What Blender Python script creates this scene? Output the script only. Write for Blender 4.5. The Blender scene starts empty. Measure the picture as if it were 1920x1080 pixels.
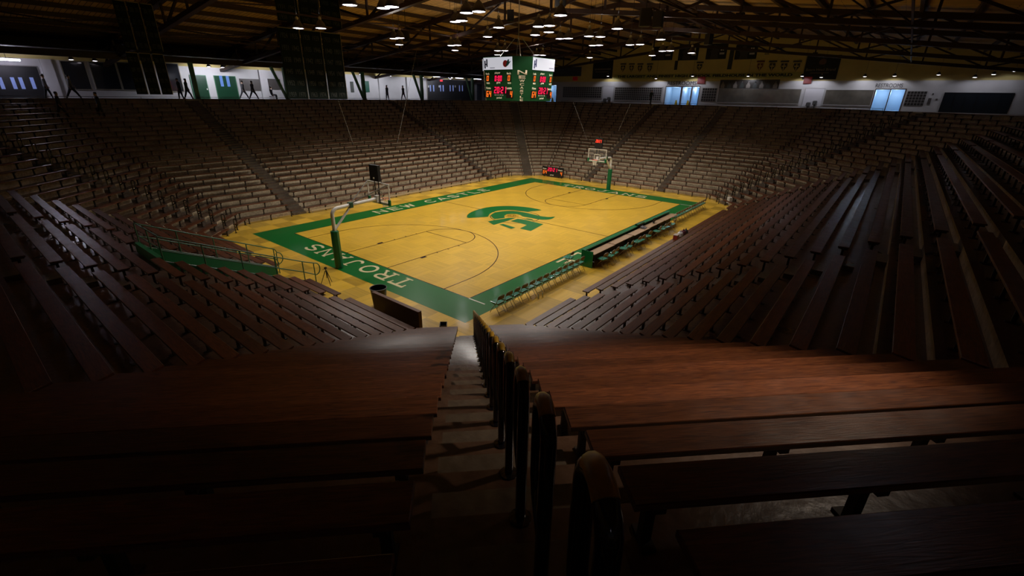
import bpy, bmesh, math, random
import numpy as np
from mathutils import Vector, Matrix
from mathutils.geometry import tessellate_polygon
random.seed(7)
C = bpy.context.scene.collection
sc = bpy.context.scene
PI = math.pi

# ------------------------------------------------------------------ camera
CAM = np.array([-13.060274, -12.813289, 8.243043]); YAW, PITCH, ROLL, FPX = 0.6731858, 0.4005909, 0.0174104, 853.333
def cam_axes():
    cy, sy, cp, sp = math.cos(YAW), math.sin(YAW), math.cos(PITCH), math.sin(PITCH)
    f = np.array([cp*cy, cp*sy, -sp]); r = np.array([sy, -cy, 0.]); u = np.cross(r, f)
    cr, sr = math.cos(ROLL), math.sin(ROLL)
    return cr*r+sr*u, -sr*r+cr*u, f
RR, UU, FF = cam_axes()
cd = bpy.data.cameras.new('camera'); cam = bpy.data.objects.new('camera', cd); C.objects.link(cam)
cd.sensor_width = 36; cd.lens = 16.0; cd.clip_start = .05; cd.clip_end = 300
M4 = Matrix.Identity(4)
for i in range(3):
    M4[i][0] = RR[i]; M4[i][1] = UU[i]; M4[i][2] = -FF[i]; M4[i][3] = CAM[i]
cam.matrix_world = M4; sc.camera = cam
def hit(u, v, x=None, y=None, z=None):      # real place of something seen on a known wall, floor or level
    D = FF + RR*(u-960)/FPX - UU*(v-540)/FPX
    t = (x-CAM[0])/D[0] if x is not None else (y-CAM[1])/D[1] if y is not None else (z-CAM[2])/D[2]
    return Vector(CAM+t*D)
def pix(P):
    D = np.array(P)-CAM; w = D@FF
    return (960+FPX*(D@RR)/w, 540-FPX*(D@UU)/w, w) if w > .1 else (1e6, 1e6, w)

# ------------------------------------------------------------------ world, exposure, lamp strengths
w = bpy.data.worlds.new('world'); sc.world = w; w.use_nodes = True
w.node_tree.nodes['Background'].inputs[0].default_value = (.5, .45, .6, 1)
w.node_tree.nodes['Background'].inputs[1].default_value = 0.0
sc.view_settings.view_transform = 'Standard'; sc.view_settings.look = 'None'
sc.view_settings.gamma = 1; sc.view_settings.exposure = 0; sc.view_settings.use_curve_mapping = False
COURT_LAMP_W, UP_LAMP_W, WALK_LAMP_W = 400, 32, 120

# ------------------------------------------------------------------ materials
MATS = {}
def mat(name, col, rough=.5, metal=0, noise=0, nscale=4, bump=0, emit=None, estr=0, spec=.5, coat=0, alpha=1, stretch=None, trans=0):
    if name in MATS: return MATS[name]
    m = bpy.data.materials.new(name); m.use_nodes = True; nt = m.node_tree; b = nt.nodes['Principled BSDF']
    b.inputs['Base Color'].default_value = (*col, 1); b.inputs['Roughness'].default_value = rough; b.inputs['Metallic'].default_value = metal
    b.inputs['Specular IOR Level'].default_value = spec; b.inputs['Coat Weight'].default_value = coat; b.inputs['Coat Roughness'].default_value = .11
    b.inputs['Alpha'].default_value = alpha; b.inputs['Transmission Weight'].default_value = trans
    if emit: b.inputs['Emission Color'].default_value = (*emit, 1); b.inputs['Emission Strength'].default_value = estr
    if noise:
        tc = nt.nodes.new('ShaderNodeTexCoord'); n = nt.nodes.new('ShaderNodeTexNoise'); n.inputs['Scale'].default_value = nscale; n.inputs['Detail'].default_value = 6
        src = tc.outputs['Object']
        if stretch:
            mp = nt.nodes.new('ShaderNodeMapping'); mp.inputs['Scale'].default_value = stretch; nt.links.new(src, mp.inputs[0]); src = mp.outputs[0]
        nt.links.new(src, n.inputs['Vector'])
        r = nt.nodes.new('ShaderNodeMapRange'); r.inputs[1].default_value = .3; r.inputs[2].default_value = .7; r.inputs[3].default_value = 1-noise; r.inputs[4].default_value = 1+noise
        nt.links.new(n.outputs[0], r.inputs[0])
        mx = nt.nodes.new('ShaderNodeVectorMath'); mx.operation = 'SCALE'; mx.inputs[0].default_value = col
        nt.links.new(r.outputs[0], mx.inputs['Scale']); nt.links.new(mx.outputs[0], b.inputs['Base Color'])
        if bump:
            bp = nt.nodes.new('ShaderNodeBump'); bp.inputs['Strength'].default_value = bump; bp.inputs['Distance'].default_value = .02
            nt.links.new(n.outputs[0], bp.inputs['Height']); nt.links.new(bp.outputs[0], b.inputs['Normal'])
    MATS[name] = m; return m

def bench_wood():
    m = mat('bench_wood', (.12, .030, .012), rough=.34, spec=.5); nt = m.node_tree; b = nt.nodes['Principled BSDF']; N = nt.nodes.new; Lk = nt.links.new
    tc = N('ShaderNodeTexCoord'); oi = N('ShaderNodeObjectInfo'); ad = N('ShaderNodeVectorMath'); ad.operation = 'ADD'
    sc_ = N('ShaderNodeVectorMath'); sc_.operation = 'SCALE'; cv = N('ShaderNodeCombineXYZ'); Lk(oi.outputs['Random'], cv.inputs[0]); Lk(oi.outputs['Random'], cv.inputs[1])
    Lk(cv.outputs[0], sc_.inputs[0]); sc_.inputs['Scale'].default_value = 40
    Lk(tc.outputs['Object'], ad.inputs[0]); Lk(sc_.outputs[0], ad.inputs[1])
    mp = N('ShaderNodeMapping'); mp.inputs['Scale'].default_value = (1.3, 16, 16); Lk(ad.outputs[0], mp.inputs[0])
    n = N('ShaderNodeTexNoise'); n.inputs['Scale'].default_value = 2.2; n.inputs['Detail'].default_value = 8; n.inputs['Distortion'].default_value = 1.6; Lk(mp.outputs[0], n.inputs['Vector'])
    cr = N('ShaderNodeValToRGB'); e = cr.color_ramp.elements; e[0].position = .32; e[0].color = (.050, .015, .008, 1); e[1].position = .68; e[1].color = (.150, .050, .019, 1)
    Lk(n.outputs[0], cr.inputs[0])
    hs = N('ShaderNodeHueSaturation'); mr = N('ShaderNodeMapRange'); mr.inputs[3].default_value = .75; mr.inputs[4].default_value = 1.35; Lk(oi.outputs['Random'], mr.inputs[0]); Lk(mr.outputs[0], hs.inputs['Value'])
    Lk(cr.outputs[0], hs.inputs['Color']); Lk(hs.outputs[0], b.inputs['Base Color'])
    n2 = N('ShaderNodeTexNoise'); n2.inputs['Scale'].default_value = 3; Lk(tc.outputs['Object'], n2.inputs['Vector'])
    r2 = N('ShaderNodeMapRange'); r2.inputs[3].default_value = .22; r2.inputs[4].default_value = .45; Lk(n2.outputs[0], r2.inputs[0]); Lk(r2.outputs[0], b.inputs['Roughness'])
    bp = N('ShaderNodeBump'); bp.inputs['Strength'].default_value = .12; bp.inputs['Distance'].default_value = .01; Lk(n.outputs[0], bp.inputs['Height']); Lk(bp.outputs[0], b.inputs['Normal'])
    return m
def parquet():
    m = mat('maple_parquet', (.6, .36, .07), rough=.34, coat=.3, spec=.3); nt = m.node_tree; b = nt.nodes['Principled BSDF']; N = nt.nodes.new; Lk = nt.links.new
    tc = N('ShaderNodeTexCoord')
    # four-foot portable floor panels, each of its own tone
    def cells(scx, scy, off=0):
        mp = N('ShaderNodeMapping'); mp.inputs['Scale'].default_value = (scx, scy, 1); mp.inputs['Location'].default_value = (off, off, .5); Lk(tc.outputs['Object'], mp.inputs[0])
        fl = N('ShaderNodeVectorMath'); fl.operation = 'FLOOR'; Lk(mp.outputs[0], fl.inputs[0])
        wn = N('ShaderNodeTexWhiteNoise'); Lk(fl.outputs[0], wn.inputs['Vector']); return wn.outputs['Value'], mp.outputs[0]
    c1, v1 = cells(.82, .82)
    ck = N('ShaderNodeTexChecker'); ck.inputs['Scale'].default_value = 1; Lk(v1, ck.inputs['Vector'])
    c2, _ = cells(17, .55, 3.3); c3, _ = cells(.55, 17, 7.1)
    mxs = N('ShaderNodeMix'); Lk(ck.outputs['Fac'], mxs.inputs[0]); Lk(c2, mxs.inputs[2]); Lk(c3, mxs.inputs[3])
    # the border strip round the court keeps a stronger chequer than the refinished middle
    sp = N('ShaderNodeSeparateXYZ'); Lk(tc.outputs['Object'], sp.inputs[0])
    def inside(o, lo, hi):
        a = N('ShaderNodeMath'); a.operation = 'GREATER_THAN'; a.inputs[1].default_value = lo; Lk(o, a.inputs[0])
        c = N('ShaderNodeMath'); c.operation = 'LESS_THAN'; c.inputs[1].default_value = hi; Lk(o, c.inputs[0])
        d = N('ShaderNodeMath'); d.operation = 'MULTIPLY'; Lk(a.outputs[0], d.inputs[0]); Lk(c.outputs[0], d.inputs[1]); return d.outputs[0]
    ins = N('ShaderNodeMath'); ins.operation = 'MULTIPLY'; Lk(inside(sp.outputs[0], 0, 25.6), ins.inputs[0]); Lk(inside(sp.outputs[1], 0, 15.24), ins.inputs[1])
    amp = N('ShaderNodeMapRange'); amp.inputs[3].default_value = .28; amp.inputs[4].default_value = .07; Lk(ins.outputs[0], amp.inputs[0])
    def centred(o):
        s = N('ShaderNodeMath'); s.operation = 'SUBTRACT'; s.inputs[1].default_value = .5; Lk(o, s.inputs[0]); return s.outputs[0]
    a1 = N('ShaderNodeMath'); a1.operation = 'MULTIPLY'; Lk(centred(c1), a1.inputs[0]); Lk(amp.outputs[0], a1.inputs[1])
    ck2 = N('ShaderNodeMath'); ck2.operation = 'MULTIPLY'; Lk(centred(ck.outputs['Fac']), ck2.inputs[0]); Lk(amp.outputs[0], ck2.inputs[1])
    a2 = N('ShaderNodeMath'); a2.operation = 'MULTIPLY'; a2.inputs[1].default_value = .16; Lk(centred(mxs.outputs[0]), a2.inputs[0])
    s1 = N('ShaderNodeMath'); Lk(a1.outputs[0], s1.inputs[0]); Lk(a2.outputs[0], s1.inputs[1])
    s1b = N('ShaderNodeMath'); Lk(s1.outputs[0], s1b.inputs[0]); Lk(ck2.outputs[0], s1b.inputs[1])
    s2 = N('ShaderNodeMath'); s2.inputs[1].default_value = 1; Lk(s1b.outputs[0], s2.inputs[0])
    sc_ = N('ShaderNodeVectorMath'); sc_.operation = 'SCALE'; sc_.inputs[0].default_value = (.60, .372, .036); Lk(s2.outputs[0], sc_.inputs['Scale']); Lk(sc_.outputs[0], b.inputs['Base Color'])
    return m
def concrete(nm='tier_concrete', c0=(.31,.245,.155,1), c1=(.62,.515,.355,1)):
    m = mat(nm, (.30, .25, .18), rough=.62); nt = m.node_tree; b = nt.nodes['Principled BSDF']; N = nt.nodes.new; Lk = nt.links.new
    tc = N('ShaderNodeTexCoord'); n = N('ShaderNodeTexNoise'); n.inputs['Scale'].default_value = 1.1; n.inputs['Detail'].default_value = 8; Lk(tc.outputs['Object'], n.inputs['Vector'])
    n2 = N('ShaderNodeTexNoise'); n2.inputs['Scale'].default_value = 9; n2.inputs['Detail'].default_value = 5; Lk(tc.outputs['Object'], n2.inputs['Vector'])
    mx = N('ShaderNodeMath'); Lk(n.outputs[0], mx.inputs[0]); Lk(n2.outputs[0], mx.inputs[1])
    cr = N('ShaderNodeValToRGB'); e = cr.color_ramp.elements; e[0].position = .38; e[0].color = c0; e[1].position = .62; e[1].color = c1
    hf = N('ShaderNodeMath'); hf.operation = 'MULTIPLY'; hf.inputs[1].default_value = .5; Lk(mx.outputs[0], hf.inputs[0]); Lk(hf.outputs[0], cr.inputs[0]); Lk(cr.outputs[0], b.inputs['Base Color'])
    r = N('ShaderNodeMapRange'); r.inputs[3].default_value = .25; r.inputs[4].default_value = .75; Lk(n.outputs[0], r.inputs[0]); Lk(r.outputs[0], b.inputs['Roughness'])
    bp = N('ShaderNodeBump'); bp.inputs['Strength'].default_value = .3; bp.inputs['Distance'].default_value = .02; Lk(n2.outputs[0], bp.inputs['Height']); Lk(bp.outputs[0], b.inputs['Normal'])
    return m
def tread_gloss(m):
    nt = m.node_tree; b = nt.nodes['Principled BSDF']; b.inputs['Coat Weight'].default_value = .35; b.inputs['Coat Roughness'].default_value = .16
    for n in nt.nodes:
        if n.type == 'MAP_RANGE': n.inputs[3].default_value = .16; n.inputs[4].default_value = .5
def roof_wood():
    m = mat('roof_planks', (.3, .17, .05), rough=.7); nt = m.node_tree; b = nt.nodes['Principled BSDF']; N = nt.nodes.new; Lk = nt.links.new
    tc = N('ShaderNodeTexCoord'); br = N('ShaderNodeTexBrick'); br.inputs['Scale'].default_value = 1; br.inputs['Brick Width'].default_value = 3.2; br.inputs['Row Height'].default_value = .3; br.inputs['Mortar Size'].default_value = .02
    mp = N('ShaderNodeMapping'); mp.inputs['Rotation'].default_value = (0, 0, PI/2); Lk(tc.outputs['Object'], mp.inputs[0]); Lk(mp.outputs[0], br.inputs['Vector'])
    br.inputs['Color1'].default_value = (.66, .42, .17, 1); br.inputs['Color2'].default_value = (.48, .29, .11, 1); br.inputs['Mortar'].default_value = (.05, .025, .01, 1)
    Lk(br.outputs[0], b.inputs['Base Color']); return m
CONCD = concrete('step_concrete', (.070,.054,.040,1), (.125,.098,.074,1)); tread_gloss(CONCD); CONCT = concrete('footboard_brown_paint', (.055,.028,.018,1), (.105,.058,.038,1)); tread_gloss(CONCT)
WOOD, PARQ, CONC, ROOF = bench_wood(), parquet(), concrete(), roof_wood()
GREEN = mat('court_green_paint', (.0, .125, .018), rough=.34, coat=.3, spec=.25)
CREAM = mat('letter_cream_paint', (.72, .62, .36), rough=.22, coat=.3)
LINE = mat('line_paint_dark', (.035, .015, .01), rough=.25, coat=.3)
WHITEP = mat('line_paint_white', (.7, .7, .6), rough=.25)
BLACKM = mat('black_metal', (.006, .006, .007), rough=.28, spec=.6)
DARKIRON = mat('bench_iron', (.025, .016, .010), rough=.6)
PIPE = mat('handrail_black_enamel', (.006, .006, .009), rough=.12, spec=.7, coat=.5)
BRASS = mat('worn_yellow_paint', (.48, .28, .03), rough=.35, noise=.35, nscale=14)
GRAIL = mat('green_rail_paint', (.05, .17, .09), rough=.35)
GWALL = mat('green_wall_paint', (.012, .15, .05), rough=.5)
PADG = mat('green_vinyl_pad', (.0, .13, .045), rough=.35)
WHITEM = mat('white_enamel', (.72, .70, .64), rough=.3)
STEELR = mat('red_oxide_steel', (.022, .006, .004), rough=.6)
PURL = mat('purlin_timber', (.05, .028, .014), rough=.7)
WCREAM = mat('wall_cream', (.62, .51, .19), rough=.7, noise=.08, nscale=.7)  # upper walls cream, lower walls white
WWHITE = mat('wall_white', (.55, .55, .56), rough=.6, noise=.06, nscale=.8)
BLACKP = mat('black_paint', (.008, .008, .010), rough=.5)
GLASSD = mat('dark_glass', (.02, .022, .028), rough=.06, spec=.8)
GLASSB = mat('backboard_glass', (.9, .95, .95), rough=.02, alpha=.03, spec=.25)
REDE = mat('led_red', (.2, 0, 0), emit=(1, .012, .09), estr=1.0)
ORGE = mat('led_orange', (.2, .05, 0), emit=(1, .17, .015), estr=1.0)
REDC = mat('led_clock_red', (.2, .0, 0), emit=(1, .05, .02), estr=1.6)
LAMPW = mat('lamp_diffuser', (.9, .9, .9), emit=(.93, .86, 1), estr=9)
SHADE = mat('lamp_shade_metal', (.05, .045, .045), rough=.5)
BALL = mat('lamp_collar', (.5, .48, .42), rough=.35)
SBGREEN = mat('scoreboard_green', (.003, .048, .011), rough=.6, spec=.2)
RIMO = mat('rim_orange', (.75, .08, .03), rough=.4)
NETW = mat('net_cord', (.8, .78, .72), rough=.8)
CHAIRM = mat('chair_taupe_metal', (.30, .24, .16), rough=.38, metal=.3)
CHAIRB = mat('chair_brown_back', (.16, .09, .05), rough=.45)
CUSH = mat('chair_green_vinyl', (.03, .22, .14), rough=.25, coat=.8)
TTOP = mat('table_brown_laminate', (.34, .21, .11), rough=.4, noise=.1, nscale=3)
CONW = mat('concourse_floor_paint', (.14, .12, .10), rough=.35)

# ------------------------------------------------------------------ helpers
class MB:
    def __init__(s): s.v = []; s.f = []; s.mi = []
    def add(s, vs, fs, mi=0):
        o = len(s.v); s.v += [tuple(p) for p in vs]; s.f += [tuple(i+o for i in f) for f in fs]; s.mi += [mi]*len(fs)
    def box(s, lo, hi, mi=0):
        x0, y0, z0 = lo; x1, y1, z1 = hi
        s.add([(x0,y0,z0),(x1,y0,z0),(x1,y1,z0),(x0,y1,z0),(x0,y0,z1),(x1,y0,z1),(x1,y1,z1),(x0,y1,z1)],
              [(0,3,2,1),(4,5,6,7),(0,1,5,4),(1,2,6,5),(2,3,7,6),(3,0,4,7)], mi)
    def beam(s, a, b, wd, ht, mi=0, up=(0,0,1)):
        a = Vector(a); b = Vector(b); t = (b-a).normalized(); up = Vector(up)
        if abs(t.dot(up)) > .98: up = Vector((1,0,0))
        r = t.cross(up).normalized()*wd/2; u = r.cross(t).normalized()*ht/2
        vs = [a-r-u, a+r-u, a+r+u, a-r+u, b-r-u, b+r-u, b+r+u, b-r+u]
        s.add(vs, [(0,1,2,3),(7,6,5,4),(0,4,5,1),(1,5,6,2),(2,6,7,3),(3,7,4,0)], mi)
    def tube(s, pts, r, n=10, mi=0, caps=True, closed=False):
        pts = [Vector(p) for p in pts]; rad = r if isinstance(r, (list, tuple)) else [r]*len(pts); vs = []; m = len(pts)
        ref = None
        for i, p in enumerate(pts):
            if closed: t = pts[(i+1) % m]-pts[i-1]
            else: t = (pts[min(i+1, m-1)]-pts[max(i-1, 0)])
            t.normalize()
            if ref is None: ref = t.orthogonal().normalized()
            ref = (ref-t*ref.dot(t)).normalized(); bn = t.cross(ref)
            vs += [p+(ref*math.cos(2*PI*k/n)+bn*math.sin(2*PI*k/n))*rad[i] for k in range(n)]
        fs = []
        for i in range(m if closed else m-1):
            j = (i+1) % m
            fs += [(i*n+k, i*n+(k+1) % n, j*n+(k+1) % n, j*n+k) for k in range(n)]
        if caps and not closed: fs += [tuple(range(n))[::-1], tuple(range((m-1)*n, m*n))]
        s.add(vs, fs, mi)
    def lathe(s, prof, c=(0,0,0), n=20, mi=0, cap0=True, cap1=True):
        vs = []; m = len(prof)
        for r, z in prof: vs += [(c[0]+r*math.cos(2*PI*k/n), c[1]+r*math.sin(2*PI*k/n), c[2]+z) for k in range(n)]
        fs = [(i*n+k, i*n+(k+1) % n, (i+1)*n+(k+1) % n, (i+1)*n+k) for i in range(m-1) for k in range(n)]
        if cap0: fs.append(tuple(range(n))[::-1])
        if cap1: fs.append(tuple(range((m-1)*n, m*n)))
        s.add(vs, fs, mi)
    def poly(s, pts, z, th=0, mi=0):
        tri = tessellate_polygon([[Vector((p[0], p[1], 0)) for p in pts]]); s.add([(p[0], p[1], z) for p in pts], [tuple(t) for t in tri], mi)
    def mesh(s, name, mats, smooth=False):
        me = bpy.data.meshes.new(name); me.from_pydata(s.v, [], s.f)
        for m in (mats if isinstance(mats, (list, tuple)) else [mats]): me.materials.append(m)
        me.polygons.foreach_set('material_index', s.mi)
        bm = bmesh.new(); bm.from_mesh(me); bmesh.ops.recalc_face_normals(bm, faces=bm.faces); bm.to_mesh(me); bm.free()
        if smooth:
            me.polygons.foreach_set('use_smooth', [True]*len(me.polygons))
            try: me.set_sharp_from_angle(angle=math.radians(40))
            except Exception: pass
        me.update(); return me
    def build(s, name, mats, parent=None, smooth=False, loc=None, bevel=0):
        o = bpy.data.objects.new(name, s.mesh(name, mats, smooth)); C.objects.link(o)
        if parent is not None: o.parent = parent
        if loc is not None: o.location = loc
        if bevel:
            b = o.modifiers.new('bevel', 'BEVEL'); b.width = bevel; b.segments = 2; b.limit_method = 'ANGLE'
        return o
def tag(o, label=None, cat=None, group=None, kind=None):
    if label: o['label'] = label
    if cat: o['category'] = cat
    if group: o['group'] = group
    if kind: o['kind'] = kind
    return o
def empty(name, loc, rz=0, label=None, cat=None, group=None):
    o = bpy.data.objects.new(name, None); C.objects.link(o); o.location = loc; o.rotation_euler.z = rz; o.empty_display_size = .1
    return tag(o, label, cat, group)
def copy_tree(o, parent=None):
    c = o.copy(); C.objects.link(c); c.parent = parent
    for ch in o.children: copy_tree(ch, c)
    return c
def struct(o): o['kind'] = 'structure'; return o
def ordinal(k):
    W = ['first','second','third','fourth','fifth','sixth','seventh','eighth','ninth','tenth','eleventh','twelfth','thirteenth','fourteenth','fifteenth','sixteenth','seventeenth','eighteenth','nineteenth','twentieth']
    return W[k-1] if k <= 20 else 'twenty-'+W[k-21] if k < 30 else 'thirtieth' if k == 30 else 'thirty-'+W[k-31] if k < 40 else 'fortieth' if k == 40 else 'forty-'+W[k-41]
def text_obj(name, s, org, ud, vd, wd, ht, m, parent=None, bold=.0, depth=0.01):
    cu = bpy.data.curves.new(name, 'FONT'); cu.body = s; cu.offset = bold; cu.extrude = 0.0; cu.resolution_u = 3
    to = bpy.data.objects.new(name, cu); C.objects.link(to); bpy.context.view_layer.update()
    me = bpy.data.meshes.new_from_object(to.evaluated_get(bpy.context.evaluated_depsgraph_get())); bpy.data.objects.remove(to)
    co = np.array([v.co[:] for v in me.vertices]); lo = co.min(0); hi = co.max(0); sz = np.maximum(hi-lo, 1e-6)
    ud = Vector(ud).normalized(); vd = Vector(vd).normalized(); n = ud.cross(vd); org = Vector(org)
    for v in me.vertices:
        a = (v.co.x-lo[0])/sz[0]*wd; b = (v.co.y-lo[1])/sz[1]*ht; v.co = org+ud*a+vd*b+n*.0
    me.materials.clear(); me.materials.append(m)
    bm = bmesh.new(); bm.from_mesh(me)
    if depth:
        r = bmesh.ops.extrude_face_region(bm, geom=bm.faces[:]); bmesh.ops.translate(bm, vec=n*depth, verts=[g for g in r['geom'] if isinstance(g, bmesh.types.BMVert)])
    bm.to_mesh(me); bm.free()
    o = bpy.data.objects.new(name, me); C.objects.link(o)
    if parent is not None: o.parent = parent
    return o
SEG = {'0':'abcdef','1':'bc','2':'abged','3':'abgcd','4':'fgbc','5':'afgcd','6':'afgecd','7':'abc','8':'abcdefg','9':'abcdfg'}
def digits(mb, s, org, ud, vd, wd, ht, mi=0, off=.012):
    ud = Vector(ud).normalized(); vd = Vector(vd).normalized(); n = ud.cross(vd).normalized(); org = Vector(org)+n*off
    cells = sum(.4 if c == ':' else 1 for c in s); cw = wd/cells; x = 0; t = ht*.15
    def q(x0, y0, x1, y1):
        sk = .12
        P = [(x0+y0*sk, y0), (x1+y0*sk, y0), (x1+y1*sk, y1), (x0+y1*sk, y1)]
        vs = [org+ud*a+vd*b for a, b in P]; mb.add(vs+[p-n*.008 for p in vs], [(0,1,2,3),(4,7,6,5),(0,4,5,1),(1,5,6,2),(2,6,7,3),(3,7,4,0)], mi)
    for c in s:
        if c == ':':
            q(x+cw*.08, ht*.25, x+cw*.08+t, ht*.25+t); q(x+cw*.08, ht*.62, x+cw*.08+t, ht*.62+t); x += .4*cw; continue
        L, R_ = x+cw*.1, x+cw*.86; g = t*.12
        R = {'a':(L+g,ht-t,R_-g,ht),'d':(L+g,0,R_-g,t),'g':(L+g,ht/2-t/2,R_-g,ht/2+t/2),'f':(L,ht/2+g,L+t,ht-g),'b':(R_-t,ht/2+g,R_,ht-g),'e':(L,g,L+t,ht/2-g),'c':(R_-t,g,R_,ht/2-g)}
        for k in SEG[c]: q(*R[k])
        x += cw
def spot(name, loc, power, ang, blend, col, rad=.3, parent=None, tgt=(0,0,-1)):
    l = bpy.data.lights.new(name, 'SPOT'); l.energy = power; l.spot_size = math.radians(ang); l.spot_blend = blend; l.color = col; l.shadow_soft_size = rad
    o = bpy.data.objects.new(name, l); C.objects.link(o); o.location = loc; o.rotation_euler = Vector(tgt).to_track_quat('-Z', 'Y').to_euler()
    if parent is not None: o.parent = parent
    return o
def point(name, loc, power, col, rad=.2, parent=None):
    l = bpy.data.lights.new(name, 'POINT'); l.energy = power; l.color = col; l.shadow_soft_size = rad
    o = bpy.data.objects.new(name, l); C.objects.link(o); o.location = loc
    if parent is not None: o.parent = parent
    return o

# ------------------------------------------------------------------ bowl geometry
X0, X1, Y0, Y1, LEG = -3.95, 29.7, -3.95, 19.55, 2.9
RUN, RISE, NR = .65, .295, 25
ZC = RISE*NR
K = 2**.5-1
S2 = 2**-.5
def dk(k): return RUN*k+.4          # riser behind tread k
# eight sides: name, outward normal, tangent, point function
def side_pt(sd, t, d):
    if sd == 'near': return Vector((t, Y0-d, 0))
    if sd == 'left': return Vector((t, Y1+d, 0))
    if sd == 'base': return Vector((X0-d, t, 0))
    if sd == 'far': return Vector((X1+d, t, 0))
    cx, cy, nx, ny = {'nb':(X0, Y0, -1, -1), 'nf':(X1, Y0, 1, -1), 'lb':(X0, Y1, -1, 1), 'lf':(X1, Y1, 1, 1)}[sd]
    mx, my = cx-nx*LEG/2, cy-ny*LEG/2
    tx, ty = (-ny*S2, nx*S2)        # along the chamfer
    return Vector((mx+nx*S2*d+tx*t, my+ny*S2*d+ty*t, 0))
def side_rng(sd, d):
    if sd in ('near', 'left'): return X0+LEG-K*d, X1-LEG+K*d
    if sd in ('base', 'far'): return Y0+LEG-K*d, Y1-LEG+K*d
    h = LEG*S2+K*d
    return -h, h
AISLES = {'near': [(2.2, 3.15), (24.0, 24.85)], 'left': [(2.2, 3.2), (23.3, 24.2)], 'base': [(3.15, 3.78), (11.25, 11.95)], 'far': [(3.2, 3.9), (11.25, 11.95)],
          'nb': [(-.45, .64)], 'nf': [(-.5, .5)], 'lb': [(-.5, .5)], 'lf': [(-.5, .5)]}
# sign of t for the corner near the camera: t>0 runs to the baseline side
SLOT = (6.35, 9.15); SLOT_D = 4.95
NAME = {'near':'near','left':'left','base':'baseline','far':'far','nb':'near corner','nf':'right corner','lb':'left corner','lf':'far corner'}

# floor
mb = MB()
fp = [side_pt(s, side_rng(s, .4)[i], .4) for s, i in (('near',0),('near',1),('far',0),('far',1),('left',1),('left',0),('base',1),('base',0))]
mb.add([(p.x, p.y, 0) for p in fp]+[(p.x, p.y, -.2) for p in fp], [tuple(range(8)), tuple(range(8, 16))[::-1]]+[(i, (i+1) % 8, 8+(i+1) % 8, 8+i) for i in range(8)])
floor = struct(mb.build('floor', PARQ))
# green border, lines, letters, emblem as paint on the floor
mb = MB()
GX0, GX1, GY0, GY1 = -1.78, 27.4, -1.5, 17.05
for a in ((GX0, GY0, GX1, 0), (GX0, 15.24, GX1, GY1), (GX0, 0, 0, 15.24), (25.6, 0, GX1, 15.24)):
    mb.add([(a[0],a[1],.004),(a[2],a[1],.004),(a[2],a[3],.004),(a[0],a[3],.004)], [(0,1,2,3)])
mb.build('border_paint', GREEN, floor)
mb = MB(); ZL = .006
def ln(x0, y0, x1, y1, wd=.05, z=ZL, mi=0):
    a = Vector((x0,y0,z)); b = Vector((x1,y1,z)); t = (b-a).normalized(); r = Vector((-t.y, t.x, 0))*wd/2
    dz = Vector((0, 0, (len(mb.f) % 40)*.00008)); mb.add([a-r+dz, b-r+dz, b+r+dz, a+r+dz], [(0,1,2,3)], mi)
def arc(cx, cy, r, a0, a1, n=48, wd=.05, dash=False):
    for i in range(n):
        if dash and i % 4 > 1: continue
        p = a0+(a1-a0)*i/n; q = a0+(a1-a0)*(i+1)/n
        ln(cx+r*math.cos(p), cy+r*math.sin(p), cx+r*math.cos(q), cy+r*math.sin(q), wd)
ln(0,0,25.6,0); ln(0,15.24,25.6,15.24); ln(0,0,0,15.24); ln(25.6,0,25.6,15.24); ln(12.8,0,12.8,15.24)
for m, b in ((1, 0), (-1, 25.6)):
    f = lambda x: b+m*x
    for s in (-1, 1):
        y = 7.62+s*1.83
        ln(f(0), y, f(5.79), y); ln(f(0), 7.62+s*6.02, f(1.6), 7.62+s*6.02)
        for xx in (2.15, 3.35, 4.2, 5.05):
            if xx == 2.15: ln(f(2.13), y+s*.1, f(2.5), y+s*.1, .2)
            else: ln(f(xx), y, f(xx), y+s*.15)
    ln(f(5.79), 5.79, f(5.79), 9.45)
    a = PI/2
    arc(f(5.79), 7.62, 1.83, -a if m > 0 else a, a if m > 0 else 3*a)
    arc(f(1.6), 7.62, 6.02, -a if m > 0 else a, a if m > 0 else 3*a, 80)
arc(12.8, 7.62, 1.83, 0, 2*PI, 64)
mb.build('court_line', LINE, floor)
mb = MB(); ln(0, 0, 0, -.93, .07, .008); ln(25.6, 0, 25.6, -.93, .07, .008)
mb.build('restraining_line', WHITEP, floor)
def A(cx, cy, rx, ry, a0, a1, n=10): return [(cx+rx*math.cos(math.radians(a0+(a1-a0)*i/n)), cy+ry*math.sin(math.radians(a0+(a1-a0)*i/n))) for i in range(n+1)]
SER = .055
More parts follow.
